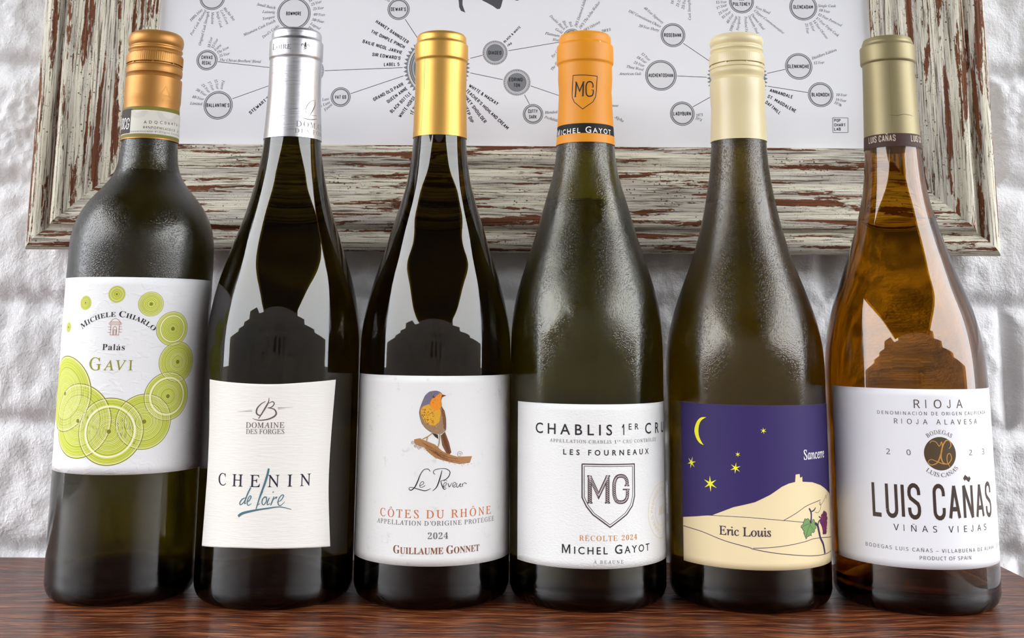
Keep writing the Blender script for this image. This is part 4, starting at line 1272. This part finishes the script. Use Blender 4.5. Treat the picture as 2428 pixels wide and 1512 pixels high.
def capsule(name, t, prof, mat, art=None, mod=None, cut=.8, extra_mats=None, label=None, paint=None):
    """turned cap; art is printed on its skirt; paint(z) -> colour name for bands"""
    pr = [(prof[0][0]-.35, prof[0][1])] + prof
    V, F = lathe(pr, 240 if mod else 128, mod)
    mats = [mat]; idx = {}; MI = []
    for f in F:
        m = 0
        if paint:
            zc = sum(V[i][2] for i in f)/len(f)/MM; c = paint(zc)
            if c:
                if c not in idx: idx[c] = len(mats); mats.append(ink(c))
                m = idx[c]
        MI.append(m)
    if art:
        zz = sorted((z, r) for r, z in prof[:-1]); 
        def rr(v):
            for (z0, r0), (z1, r1) in zip(zz[:-1], zz[1:]):
                if z0 <= v <= z1: return r0+(r1-r0)*(v-z0)/max(1e-6, z1-z0)
            return zz[0][1]
        sf = lambda u, v, h: ((rr(v)+h)*math.sin(u/15.4)*MM, -(rr(v)+h)*math.cos(u/15.4)*MM, v*MM)
        ref = art.ref
        sf2 = lambda u, v, h: ((rr(v)+.015+h)*math.sin(u/ref)*MM, -(rr(v)+.015+h)*math.cos(u/ref)*MM, v*MM)
        v2, f2, m2 = art.build(sf2, cut, mats, idx, .012)
        F += [tuple(i+len(V) for i in f) for f in f2]; V += v2; MI += m2
    me = mesh_from(name, V, F, True, MI)
    me.set_sharp_from_angle(angle=math.radians(35))
    o = link(name, me, t, mats)
    if label: o['label'] = label
    return o
def cut_cap(t, prof, zc, mat, art, mod):
    """screw cap: the long sleeve below the perforation and the part that turns above it"""
    lo = [p for p in prof if p[1] <= zc]; hi = [(13.4, zc+.02)] + [p for p in prof if p[1] > zc]
    capsule('cap_sleeve', t, lo, mat, art, mod)
    V, F = lathe(hi, 240, mod)
    me = mesh_from('screw_cap', V, F); me.set_sharp_from_angle(angle=math.radians(35))
    link('screw_cap', me, t, [mat])
def foil_mat(name, col, rough, metal, bands=0.0):
    k = N(name).set(Base_Color=col, Roughness=rough, Metallic=metal, Specular_IOR_Level=0.5)
    if bands:
        n_ = k.noise(k.coord('Object', (40, 40, 900)), 1.0, 3, 0.6)
        k.bump(n_, bands, 0.0004)
    else:
        k.bump(k.noise(k.coord('Object', (160, 160, 300)), 1.0, 3, 0.5), 0.12, 0.0003)
    return k.m

def skirt(ev, z0, z1, n=10, gap=.38):
    return [(ev(z0+(z1-z0)*q/n)+gap, z0+(z1-z0)*q/n) for q in range(n+1)]

# --- 1: white label with green rings, gold screw cap
def bottle_gavi():
    pts = [(10, 38.0), (14, 38.1), (100, 38.2), (163, 38.4), (178, 38.4), (185, 38.2), (190.5, 37.1), (197, 35.1), (203, 32.0), (208.5, 27.9), (213.6, 23.1), (218, 19.0), (222.5, 17.1), (227, 16.1), (234, 15.5), (245, 15.0), (270, 14.3), (297, 13.4)]
    gm = glass_mat('misted_olive_glass', (.21, .19, .03), 0.3, [(0.30, 0.35), (0.5, 1.0)])
    wm = wine_mat('straw_wine', (.86, .80, .42))
    t, ev = bottle('misted wine bottle with gold screw cap and white label of lime-green ringed discs', 0, pts, 10, 222, gm, wm)
    L = LAYOUT['gavi']; A = Art()
    for u, v, r in L['circ']: A.disc((u, v), r, 'lime', 1, 56, 7)
    random.seed(4)
    for n_, (u, v, r) in enumerate(L['circ']):
        A.ring((u, v), r*.99, r*1.012, 'olive2', 2, 64)
        A.ring((u, v), r*.955, r*.975, 'cream', 2, 64)
        k = max(2, int(r*.9)); rr = r*.66
        for q in range(k):
            w = random.choice([.1, .14, .2]) if r > 6 else .09
            A.ring((u, v), rr*(1-q/k)-w, rr*(1-q/k), 'cream', 2, 56)
        if r > 5:
            for q in (.93, .88, .80, .74): A.ring((u, v), r*q-.09, r*q, 'cream', 2, 64)
        if n_ in (2, 4, 6, 8): A.ring((u, v), r*.72, r*.78 if n_ != 6 else r*.80, 'cream', 3, 64)
        A.ring((u, v), r*.70-.1, r*.70, 'olive2', 3, 64)
        A.ring((u, v), r*.30-.08, r*.30, 'olive2', 3, 40)
        A.disc((u, v), max(.5, min(1.0, r*.13)), 'olive2', 3, 20, 1)
    a, b, c = L['arc']
    # circle through the three baseline points
    ax, ay, bx, by, cx, cy = *a, *b, *c
    d = 2*(ax*(by-cy)+bx*(cy-ay)+cx*(ay-by))
    ux = ((ax*ax+ay*ay)*(by-cy)+(bx*bx+by*by)*(cy-ay)+(cx*cx+cy*cy)*(ay-by))/d
    uy = ((ax*ax+ay*ay)*(cx-bx)+(bx*bx+by*by)*(ax-cx)+(cx*cx+cy*cy)*(bx-ax))/d
    r = math.hypot(ax-ux, ay-uy)
    A.arc_text('Bsc', 'Michele Chiarlo', (ux, uy), r, math.degrees(math.atan2(ax-ux, ay-uy)), math.degrees(math.atan2(cx-ux, cy-uy)), 3.0, 'ink', 3, .80)
    (tu, tv), (_, tw) = L['tower']; h = tw-tv
    P = lambda x, y: (tu+x*h, tv+y*h)
    for s in ([(-.25, 0), (-.25, .62)], [(.25, 0), (.25, .62)], [(-.28, 0), (.28, 0)], [(-.38, .62), (.38, .62)], [(-.4, .7), (.4, .7)], [(-.34, .7), (-.2, .9), (0, 1), (.2, .9), (.34, .7)], [(-.11, 0), (-.11, .42), (0, .52), (.11, .42), (.11, 0)], [(-.06, 0), (-.06, .32), (.06, .32), (.06, 0)],
              [(-.42, .15), (-.25, .16)], [(-.38, .32), (-.2, .31)], [(-.42, .48), (-.25, .47)], [(.25, .18), (.42, .17)], [(.22, .34), (.44, .35)], [(.25, .5), (.4, .49)], [(-.3, .78), (.3, .78)]):
        A.line([P(*q) for q in s], .2, 'sienna', 3, False)
    for st, s, p0, p1, hh, col, kw in L['t']: A.text(st, s, p0, p1, hh, col, **kw)
    label_mesh('front_label', rect_edges(-64, 59.8, 63.9, 162.9), surf_of(ev, 37.92), paper_mat('wrinkled_white_paper', srgb(224, 224, 224), 'wrinkle'), A, t)
    # screw cap
    cap = foil_mat('gold_cap_metal', srgb(172, 120, 54), 0.44, 0.5)
    prof = skirt(ev, 240.1, 275.4, 12, .55)
    prof = [(r_ if z < 262 else 15.55, z) for r_, z in prof]
    prof += [(15.5, 275.9), (14.8, 276.3), (14.2, 276.9), (14.4, 277.7), (15.35, 278.6), (15.5, 280.0), (15.45, 281.6), (15.1, 282.6), (15.0, 282.9), (15.35, 283.1), (15.45, 283.5), (14.6, 283.7), (14.6, 284.2), (15.5, 284.4), (15.55, 285.0), (15.5, 286.0), (15.5, 289.0), (15.35, 289.8), (14.8, 290.3), (14.2, 290.9), (14.3, 291.7), (14.95, 292.6), (14.9, 293.4), (14.2, 294.1), (14.2, 294.7), (14.9, 295.5), (15.15, 296.8), (15.3, 298.4), (15.1, 299.8), (14.7, 301.0), (13.9, 302.0), (12.8, 302.7), (11.5, 303.0), (0, 303.0)]
    n0 = len(prof)
    def mod(i, a, z):
        if 285.2 < z < 289.6: return .14*math.cos(a*84)
        if 283.6 < z < 284.3 and (math.degrees(a)-12) % 45 < 4: return .85
        return 0
    C = LAYOUT['gavicap']; B = Art(); B.ref = 15.7
    z = [p[1] for p in C['strip']]; zt, zs, zb, z0 = z
    def band(za, zc, col, lay, u0=-44, u1=44):
        B.poly([(u0, za), (u1, za), (u1, zc), (u0, zc)], col, lay)
    S = Art(); band(zs, zt, 'moss', 2); band(z0+.7, zb, 'moss', 2)
    for cu, cv, cr in ((-2.5, zs+1.5, 6), (15, zs+1, 7.5), (8, zb-2, 6)):
        for q in range(6):
            pts_ = [(cu+(cr-q*.5)*math.cos(math.radians(a)), cv+(cr-q*.5)*math.sin(math.radians(a))) for a in range(180, 361, 10)] if cv > zb+3 else [(cu+(cr-q*.5)*math.cos(math.radians(a)), cv+(cr-q*.5)*math.sin(math.radians(a))) for a in range(0, 181, 10)]
            pts_ = [p for p in pts_ if zb < p[1] < zs]
            if len(pts_) > 3: S.line(pts_, .1, 'stripline', 1, False)
    (b0, bt), (b1, bb), _ = C['box']
    S.poly([(b0-4, bb), (b1, bb), (b1, bt), (b0-4, bt)], 'stripdark', 2)
    tri = C['tri']
    for p, q in ((0, 2), (2, 1), (1, 0)): B.line([tri[p], tri[q]], .16, 'capline', 3, False)
    B.line([(9.5, 262.4), (11, 262.4), (11, 261.2)], .12, 'capline', 3, False); B.line([(12, 262.4), (14.6, 262.4)], .12, 'capline', 3, False)
    for st, s, p0, p1, hh, col, kw in C['t']: S.text(st, s, p0, p1, hh, col, layer=3, **kw)
    cut_cap(t, prof, 284.25, cap, B, mod)
    rr = lambda v: 15.72 - .2*(v-240)/22
    label_mesh('tax_strip', rect_edges(-43, 43, zb, zs), lambda u, v, h: ((rr(v)+h)*math.sin(u/15.7)*MM, -(rr(v)+h)*math.cos(u/15.7)*MM, v*MM), paper_mat('tax_strip_paper', srgb(*INK['strip']), 'fine'), S, t, cut=.7, thick=.05, step=.012)
bottle_gavi()

# --- 2: flared cream label, silver capsule
def lip_profile(ev, z0, zr, r_neck, r_ring, zt0, zt1, r_top, top):
    """long foil: skirt up to the ring, ring zr..zt0, then the collar up to the top"""
    p = [(r_, z) for r_, z in skirt(ev, z0, zr-16, 8)]
    p += [(r_neck+.12, zr-8), (r_neck, zr-2.2), (r_neck-.02, zr-1.0), (r_neck+.05, zr-.5), (r_ring-.25, zr+.15), (r_ring-.04, zr+.5), (r_ring, zr+1.0), (r_ring+.02, zr+3), (r_ring, zt0-1.0), (r_ring-.05, zt0-.4), (r_ring-.3, zt0), (r_top+.2, zt0+.7), (r_top+.05, zt0+1.1), (r_top, zt0+2), (r_top, zt1-.8), (r_top-.15, zt1), (r_top-.9, top-.5), (r_top-2.2, top), (r_top-3, top-.1), (0, top-.2)]
    return p
def bottle_chenin():
    pts = [(8, 41.0), (12, 41.15), (80, 41.2), (130, 41.15), (142.5, 40.2), (149, 39.2), (160.7, 36.8), (172.9, 33.1), (178, 31.3), (184.5, 29.1), (189, 27.5), (195, 25.6), (200, 23.9), (206, 22.2), (211, 20.8), (217, 19.6), (222, 18.4), (231.5, 16.8), (237, 16.1), (241.5, 15.8), (250, 15.3), (265, 14.6), (297, 13.4)]
    gm = glass_mat('glossy_dark_olive_glass', (.20, .165, .035), 0.0)
    wm = wine_mat('straw_wine_deep', (.80, .72, .36))
    t, ev = bottle('glossy dark wine bottle with silver foil and flared cream label of ribbed paper', 1, pts, 9, 226, gm, wm)
    L = LAYOUT['chenin']; A = Art()
    for k, w in dict(d1=[.3, .5, .75, .8, .6, .3], d2=[.25, .5, .8, .7, .4], d3=[.3, .5, .55, .5, .3], d4=[.3, .6, .8, .8, .7, .55, .45, .2], d5=[.04, .2], d6=[.04, .2], d7=[.25, .05], d8=[.2, .05]).items(): A.line(L[k], w, 'taupe', 2)
    for k, w in dict(l1=[.3, .5, .6, .5, .45, .4], l2=[.6, .7, .6, .45, .3], l3=[.35, .45, .5, .4, .45, .5, .4, .2], l4=[.9, 1.05, 1.0, .75, .4], l5=[.2, .3, .35, .3], l6=[.4, .55, .5, .4, .45, .5, .4], l7=[.4, .5, .45, .3], l8=[.5, .3], l9=[.4, .55, .4], l10=[.3, .4, .45, .4], l11=[.3, .4, .5, .45, .45, .5, .4, .2], l12=[1.3, 1.2, .9, .7, .5, .4, .3, .15]).items(): A.line(L[k], w, 'teal', 4)
    for st, s, p0, p1, hh, col, kw in L['t']: A.text(st, s, p0, p1, hh, col, **kw)
    lf = edge_fn(list(reversed(L['left']))); rf = edge_fn(list(reversed(L['right'])))
    label_mesh('front_label', (lf, rf, edge_fn(L['top']), edge_fn(L['bottom'])), surf_of(ev, 41.2), paper_mat('ribbed_cream_paper', srgb(226, 223, 216), 'laid'), A, t, nu=80, nv=60)
    C = LAYOUT['chenincap']; B = Art(); B.ref = 15.3
    for st, s, p0, p1, hh, col, kw in C['t']:
        wide = kw.pop('wide', 0)
        if wide:   # runs on round the neck
            n_ = len(s); p1 = (p0[0] + (26 if s[0:2] == 'DO' else 28), p0[1])
            B.text(st, s, p0, p1, hh, col, 2)
        else: B.text(st, s, p0, p1, hh, col, 2, **kw)
    for k, w in dict(c1=[.15, .35, .4, .3, .3, .2], c2=[.15, .4, .5, .35, .2], c3=[.15, .4, .45, .2], c4=[.12, .2], c5=[.2, .2]).items(): B.line(C[k], w, 'dark', 2)
    (fu, fv), (_, fb) = C['fleur']; h = fv-fb
    P = lambda x, y: (fu+x*h, fb+y*h)
    B.poly([P(0, 1), P(.1, .75), P(.07, .45), P(-.07, .45), P(-.1, .75)], 'dark', 2)
    for s_ in (-1, 1):
        B.line([P(.08*s_, .4), P(.14*s_, .62), P(.28*s_, .72), P(.38*s_, .6), P(.32*s_, .5)], [.2, .3, .4, .35, .2], 'dark', 2)
        B.line([P(.05*s_, .36), P(.14*s_, .16), P(.22*s_, .2)], [.25, .25, .1], 'dark', 2)
    B.line([P(-.16, .38), P(.16, .38)], .3, 'dark', 3, False); B.line([P(0, .38), P(0, 0)], [.4, .1], 'dark', 2, False)
    capsule('foil_capsule', t, lip_profile(ev, 241.4, 287.6, 14.6, 15.2, 298.2, 303.2, 14.1, 304.8), foil_mat('brushed_silver_foil', srgb(206, 206, 208), 0.38, 1.0, .5), B)
bottle_chenin()

# --- 3: bird label, gold capsule
def bottle_rhone():
    pts = [(8, 41.0), (12, 41.15), (70, 41.2), (128, 41.15), (138, 40.5), (143, 39.7), (147, 38.9), (165, 34.35), (178, 29.8), (190, 26.4), (197, 24.2), (202, 22.5), (208, 20.8), (213, 19.3), (218, 17.9), (230, 16.1), (243.7, 14.9), (262, 14.5), (297, 13.4)]
    gm = glass_mat('glossy_dark_amber_glass', (.22, .17, .03), 0.0)
    wm = wine_mat('golden_wine', (.80, .70, .34))
    t, ev = bottle('glossy dark wine bottle with gold foil and white label showing a painted songbird', 2, pts, 9, 226, gm, wm)
    L = LAYOUT['rhone']; A = Art()
    A.poly(L['branch'], 'branch', 1); random.seed(7)
    br = smooth(L['br0'], 10)
    for q in range(26):
        i = random.randrange(0, len(br)-14); o = random.uniform(-1.5, 1.5)
        A.line([(x+random.uniform(-.1, .1), y+o*(.6 if j < 5 else 1)) for j, (x, y) in enumerate(br[i:i+random.randint(6, 14)])], .13, random.choice(['branch_dark', 'sienna', 'bird_dark']), 2, False)
    for q in range(40):
        x, y = random.choice(br[4:]); o = random.uniform(-2.6, -1.2); x += random.uniform(-1, 1)
        A.line([(x, y+o), (x+random.uniform(.3, .9), y+o-random.uniform(.1, .7))], .13, random.choice(['branch_dark', 'sienna']), 2, False)
    for (x, y), r in zip(L['curl'], (1.0, 1.1, 1.6, .9)):
        A.line([(x+r*(1-a/700)*math.cos(math.radians(a)), y+r*(1-a/700)*math.sin(math.radians(a))) for a in range(0, 600, 30)], .16, 'branch_dark', 3, False)
    A.poly(L['tail'], 'bird_wing', 2); A.poly(L['under'], 'bird_dark', 2)
    A.poly(L['body'], 'bird_back', 3); A.poly(L['breast'], 'bird_breast', 4); A.poly(L['head'], 'bird_head', 5); A.poly(L['throat'], 'bird_throat', 6); A.poly(L['wing'], 'bird_wing', 5); A.poly(L['beak'], 'branch_dark', 6)
    for p in ('body',): A.line(L[p]+[L[p][0]], .12, 'bird_dark', 7, True)
    rndb = random.Random(11)
    (s0, s1), (e0, e1) = L['spk']
    for q in range(60):
        u = random.random(); v = random.random()
        x = s0+(e0-s0)*u; y = s1+(e1-s1)*v
        if v > .55 and u < .25*(v-.4)*3: continue
        A.line([(x, y), (x-.12, y-random.uniform(.3, .55))], .2, 'bird_dark', 7, False)
    for q in range(150):                   # brush marks over the plumage
        u = rndb.uniform(527, 718); v = rndb.uniform(205, 500)
        fx = (u-527)/191; fy = (v-200)/305
        x = L['body'][4][0] + (L['body'][13][0]-L['body'][4][0])*fx; y = L['body'][0][1] + (L['body'][10][1]-L['body'][0][1])*fy
        inside = False; P_ = L['body']; n_ = len(P_)
        for i in range(n_):
            (ax, ay), (bx, by) = P_[i], P_[(i+1) % n_]
            if (ay > y) != (by > y) and x < (bx-ax)*(y-ay)/(by-ay)+ax: inside = not inside
        if not inside: continue
        head = fy < .30 and fx < .62
        col = rndb.choice(['bird_hl1', 'bird_head2']) if head else ('bird_y2' if .3 < fy < .8 and .1 < fx < .8 else rndb.choice(['bird_wing', 'bird_hl2']))
        s_ = rndb.uniform(.5, 1.1)
        A.line([(x, y), (x-.25*s_, y-.9*s_)], [.05, .16, .05][:2], col, 7, False)
    tl = L['tail']
    for q in (.3, .5, .7): A.line([(tl[0][0]*(1-q)+tl[1][0]*q, tl[0][1]*(1-q)+tl[1][1]*q), (tl[5][0]*(1-q)+tl[3][0]*q, tl[5][1]*(1-q)+tl[3][1]*q)], .14, 'bird_dark', 7, False)
    (x, y), (x2, _) = L['eye']; A.disc((x, y), .62, 'bird_dark', 8, 18, 1); A.disc((x+.15, y+.2), .16, 'white', 9, 10, 1)
    for k, w in dict(rL=[.3, .35, .3, .4, .55, .55, .45, .35, .3, .3, .4, .4, .2], re=.26, rR=[.3, .6, .5, .2], rS=[.25, .3, .3, .3, .35, .4, .45, .4, .2], rT=[.3, .45, .4, .15], r2=.26, r3=.2, r4=[.3, .35, .25, .15], r5=.26, r6=.3, r7=.35, r8=[.2, .25, .35]).items(): A.line(L[k], w, 'ink', 3)
    for k in ('leg1', 'leg2', 'legc'): A.line(L[k], .42, 'leg', 8, False)
    for st, s, p0, p1, hh, col, kw in L['t']: A.text(st, s, p0, p1, hh, col, **kw)
    label_mesh('front_label', rect_edges(-54, 61, 21.4, 113.9), surf_of(ev, 41.29), paper_mat('soft_white_paper', srgb(222, 221, 219), 'soft'), A, t)
    B = Art(); B.ref = 14.6
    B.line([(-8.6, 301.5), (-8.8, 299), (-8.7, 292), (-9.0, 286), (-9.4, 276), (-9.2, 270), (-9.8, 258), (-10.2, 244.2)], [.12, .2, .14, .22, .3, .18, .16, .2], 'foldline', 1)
    capsule('foil_capsule', t, lip_profile(ev, 243.7, 288.2, 14.55, 15.3, 298.2, 302.8, 14.2, 304.3), foil_mat('satin_gold_foil', srgb(214, 166, 84), 0.44, 0.8), B)
bottle_rhone()

# --- 4: embossed white label with shield, orange capsule
def shield_letters(A, L, w, col, lay):
    for k in ('m1', 'm2'): A.line(L[k], w, col, lay, False)
    A.line(L['m3'], w*.9, col, lay, False); A.line(L['g1'], w*.92, col, lay, True)
    for k in ('s1', 's2', 's3', 's4', 's5', 's6'): A.line(L[k], w*.34, col, lay, False)
def bottle_chablis():
    pts = [(8, 41.2), (12, 41.4), (70, 41.5), (122, 41.5), (132, 41.4), (141, 40.85), (148, 40.1), (156, 38.4), (161, 37.3), (171, 33.9), (175, 32.9), (189.5, 28.0), (206.5, 23.2), (219.7, 19.2), (226, 17.8), (231, 16.95), (240, 16.1), (250, 15.5), (265, 14.8), (297, 13.4)]
    gm = glass_mat('misted_green_glass', (.38, .35, .035), 0.3, [(0.34, 0.12), (0.5, 1.0)], clear=105)
    wm = wine_mat('pale_gold_wine', (.88, .84, .36))
    t, ev = bottle('misted olive-green wine bottle with bright orange foil and white label bearing a shield', 3, pts, 9, 207, gm, wm)
    L = LAYOUT['chablis']; A = Art()
    for k in ('shield', 'shield2'):
        p = L[k]; A.line(p+[p[0]], .62 if k == 'shield' else .30, 'shield', 2, False)
    shield_letters(A, L, 2.0, 'shield', 2)
    for k in ('m1', 'm2', 'm3', 'g1'):
        pp = smooth(L[k], 8) if k == 'g1' else [L[k][0]]+[tuple(a[c]+(b[c]-a[c])*q/14 for c in (0, 1)) for a, b in zip(L[k][:-1], L[k][1:]) for q in range(1, 15)]
        last = None
        for x, y in pp:
            if last and math.hypot(x-last[0], y-last[1]) < .62: continue
            last = (x, y); A.line([(x-.55, y-.35), (x+.55, y+.35)], .2, 'shieldfill', 3, False)
    (cu, cv), (_, ct), (_, ci) = L['stamp']; R = ct-cv; r = ci-cv
    for q, w in ((R, .28), (r, .2)): A.ring((cu, cv), q-w, q, 'stamp', 2, 64)
    A.arc_text('G', 'CHABLIS PREMIER CRU LES FOURNEAUX', (cu, cv), r+2.0, -170, 170, 1.9, 'stamp', 2)
    A.text('I', 'MG', (cu-3.6, cv-2), (cu+3.6, cv-2), 4, 'stamp', 2)
    for st, s, p0, p1, hh, col, kw in L['t']: A.text(st, s, p0, p1, hh, col, **kw)
    label_mesh('front_label', rect_edges(-46.4, 62, 21.3, 100.5), surf_of(ev, 41.34), paper_mat('embossed_white_paper', srgb(228, 228, 226), 'felt'), A, t)
    C = LAYOUT['chabliscap']; B = Art(); B.ref = 16.3
    p = C['shield']; B.line(p+[p[0]], .42, 'ink', 3, False)
    shield_letters(B, C, .78, 'ink', 3)
    zt, zb = C['band'][0][1], C['band'][1][1]
    B.poly([(-49, zb), (49, zb), (49, zt), (-49, zt)], 'black', 1)
    for st, s, p0, p1, hh, col, kw in C['t']: B.text(st, s, p0, p1, hh, col, layer=3, **kw)
    B.disc((8.2, 297.3), .45, 'white', 2, 12, 1)
    pr = lip_profile(ev, 239.7, 286.4, 15.35, 16.15, 297.4, 302.4, 14.9, 304.0)
    capsule('foil_capsule', t, pr, foil_mat('orange_foil', srgb(224, 142, 4), 0.55, 0.0), B)
bottle_chablis()

# --- 5: night-sky label, cream screw cap
def bottle_louis():
    pts = [(8, 42.0), (12, 42.2), (70, 42.3), (112, 42.4), (122.5, 42.3), (134, 41.1), (141, 39.6), (148, 37.7), (161.6, 32.9), (177, 27.1), (193.5, 22.4), (209, 19.1), (213.6, 18.3), (226, 16.4), (233, 15.8), (241, 15.4), (255, 14.9), (270, 14.3), (297, 13.4)]
    gm = glass_mat('misted_brown_green_glass', (.38, .31, .04), 0.3, [(0.30, 0.3), (0.48, 1.0)], clear=95)
    wm = wine_mat('pale_amber_wine', (.86, .76, .32))
    t, ev = bottle('misted wine bottle with cream screw cap and night-sky label of moon, stars and hills', 4, pts, 9, 207, gm, wm)
    L = LAYOUT['louis']; A = Art()
    u0, u1, v0, v1 = -46.3, 57.5, 21.25, 100.6
    rd = [(u0, L['ridge'][1][1])] + L['ridge'][2:] + [(u1, L['ridge'][-1][1]-2)]
    # the night sky down to the ridge, as strips so that the outline stays exact
    A.poly([(u0, v1), *rd, (u1, v1)], 'night', 1)
    A.poly(smooth(L['moonO'], 5)+smooth(L['moonI'], 5)[1:-1], 'yellow', 3)
    rnd = random.Random(3)
    for u, v, r in L['stars']:
        a0 = rnd.uniform(0, 60); p = []
        for q in range(12):
            rr = r*(1.15 if q % 2 == 0 else .30); a = math.radians(a0+30*q); p.append((u+rr*math.cos(a), v+rr*math.sin(a)))
        A.poly(p, 'yellow', 3)
    for k, w in dict(h1=.26, h2=.3, h3=.34, h4=.3, h5=.3, h6=.26).items(): A.line(L[k], w, 'vine', 2, k not in ('h5', 'h6'))
    for k, w in dict(v1=[1.6, 1.5, 1.4, 1.5, 1.5, 1.2], v2=[1.4, 1.0, 1.0, .9], v3=[.6, .7, .5], v4=[.8, .7, .6], v5=[.6, .6]).items(): A.line(L[k], w, 'vine', 4)
    A.line(L['t1'], .2, 'vine', 4)
    A.poly(L['leaf'], 'leaf', 3)
    for k in ('leafv', 'leafw', 'leafx'): A.line(L[k], .16, 'vine', 5)
    A.line(L['leaf']+[L['leaf'][0]], .22, 'vine', 5, False)
    (gu, gv), (_, gt), (gr, _) = L['grape']; hh = gt-gv; hw = max(2.6, (gr-gu)*1.1)
    A.poly([(gu+hw*.9*math.cos(a*.314)*(1 if math.sin(a*.314) > 0 else .75), gv+hh*.95*math.sin(a*.314)) for a in range(20)], 'grape', 2)
    for q in range(34):
        fy = rnd.uniform(-1, 1); wd = math.sqrt(max(0, 1-fy*fy))*(1 if fy > 0 else .75+.25*(1+fy))
        A.disc((gu+rnd.uniform(-1, 1)*wd*hw, gv+fy*hh*.92), .85, 'grape', 3, 14, 1)
        u, v = gu+rnd.uniform(-1, 1)*wd*hw*.9, gv+fy*hh*.9
        A.ring((u, v), .68, .84, 'vine', 4, 14)
    for st, s, p0, p1, hh, col, kw in L['t']:
        if s == 'Sancerre': p1 = (p0[0]+19.5, p0[1]); kw = {}
        A.text(st, s, p0, p1, hh, col, layer=5, **kw)
    paper = paper_mat('cream_label_paper', srgb(*INK['sand']), 'fine')
    label_mesh('front_label', rect_edges(u0, u1, v0, v1), surf_of(ev, 42.25), paper, A, t)
    cap = foil_mat('cream_enamel_cap', srgb(218, 203, 158), 0.36, 0.0)
    prof = skirt(ev, 242.6, 262, 6, .38) + [(15.5, 270), (15.5, 277.0), (15.4, 277.6), (14.8, 278.1), (14.2, 279.0), (14.4, 280.0), (15.3, 281.2), (15.45, 282.4), (15.3, 283.6), (15.0, 284.1), (15.4, 284.5), (15.5, 285.5), (15.4, 286.1), (14.5, 286.3), (14.5, 286.8), (15.5, 287.0), (15.55, 288.0), (15.5, 289.0), (15.4, 292.0), (15.1, 292.8), (14.2, 293.5), (14.3, 294.3), (15.0, 295.2), (15.0, 296.0), (14.3, 296.9), (14.2, 297.7), (14.9, 298.8), (15.2, 300.2), (15.1, 301.6), (14.6, 302.7), (13.7, 303.6), (12.4, 304.1), (11, 304.2), (0, 304.2)]
    def mod(i, a, z):
        if 288.5 < z < 292.5: return .10*math.cos(a*84)
        if 286.2 < z < 286.9 and (math.degrees(a)-8) % 45 < 4: return .9
        return 0
    cut_cap(t, prof, 286.85, cap, None, mod)
bottle_louis()

# --- 6: clean white label, olive-gold capsule
def bottle_rioja():
    pts = [(8, 41.7), (12, 41.9), (70, 42.0), (109.5, 42.0), (122, 41.5), (131.8, 40.5), (137.6, 39.6), (143, 38.5), (150.5, 36.6), (162, 32.4), (175, 28.1), (186.3, 24.4), (201, 20.2), (212, 17.6), (223.4, 16.1), (239, 15.0), (255, 14.5), (270, 14.1), (297, 13.2)]
    gm = glass_mat('glossy_amber_glass', (.56, .36, .06), 0.0)
    wm = wine_mat('amber_wine', (.78, .58, .20))
    t, ev = bottle('glossy amber wine bottle with dull olive-gold foil and white label with round brown seal', 5, pts, 9, 198, gm, wm)
    L = LAYOUT['rioja']; A = Art()
    (mu, mv), (_, mt) = L['medal']; r = mt-mv
    A.disc((mu, mv), r, 'medal', 2, 64, 8)
    S = lambda pts_: [(mu+x*r, mv+y*r) for x, y in pts_]
    A.line(S([(-.62, .62), (-.5, .75), (-.25, .7), (-.05, .45), (.1, .7), (.12, .3), (-.05, -.2), (-.25, -.55), (-.6, -.68), (-.78, -.5), (-.6, -.35), (-.3, -.45), (.1, -.6), (.35, -.62)]), [.3, .4, .4, .4, .45, .55, .7, .6, .5, .4, .4, .45, .5, .3], 'gold', 3)
    A.line(S([(.55, .3), (.7, .5), (.6, .78), (.35, .75), (.12, .35), (.02, -.2), (.15, -.55), (.45, -.6), (.68, -.3), (.6, .0), (.42, -.1), (.4, -.5), (.6, -.85)]), [.3, .45, .5, .55, .7, .7, .6, .5, .45, .4, .4, .4, .2], 'gold', 3)
    A.arc_text('S', 'BODEGAS', (mu, mv), r*1.18, -37, 40, 2.0, 'brown6', 2)
    A.arc_text('S', 'LUIS CAÑAS', (mu, mv), r*1.40, 222, 126, 2.0, 'brown6', 2, inward=True)
    for st, s, p0, p1, hh, col, kw in L['t']: A.text(st, s, p0, p1, hh, col, **kw)
    label_mesh('front_label', rect_edges(-59.4, 49.1, 22.6, 109.3), surf_of(ev, 41.86), paper_mat('smooth_white_paper', srgb(222, 222, 225), 'fine'), A, t)
    C = LAYOUT['riojacap']; B = Art(); B.ref = 15.05
    zt, zb = C['band'][0][1], C['band'][1][1]
    B.poly([(-46, zb), (46, zb), (46, zt), (-46, zt)], 'band', 1)
    B.line([(-4.3, 286), (-4.4, 270), (-4.5, 250.5)], .12, 'foldolive', 1, False)
    B.line([(-6.5, 256.2), (-2, 255.6), (2, 256.3), (6, 256.1), (9.5, 255.5)], [.05, .22, .26, .22, .05], 'band', 1)
    w0 = C['t'][0]
    for q in range(-2, 3):
        off = (C['t'][1][2][0]-w0[2][0])*q
        if abs(w0[2][0]+off) < 38: B.text('C', w0[1], (w0[2][0]+off, w0[2][1]), (w0[3][0]+off, w0[2][1]), w0[4], 'tan', 3, w=.13)
    capsule('foil_capsule', t, [p for p in lip_profile(ev, 238.5, 287.8, 14.15, 15.2, 297.8, 300.2, 13.9, 302.6)], foil_mat('olive_gold_foil', srgb(142, 130, 94), 0.48, 0.45), B)
bottle_rioja()
bpy.data.objects.remove(_to)
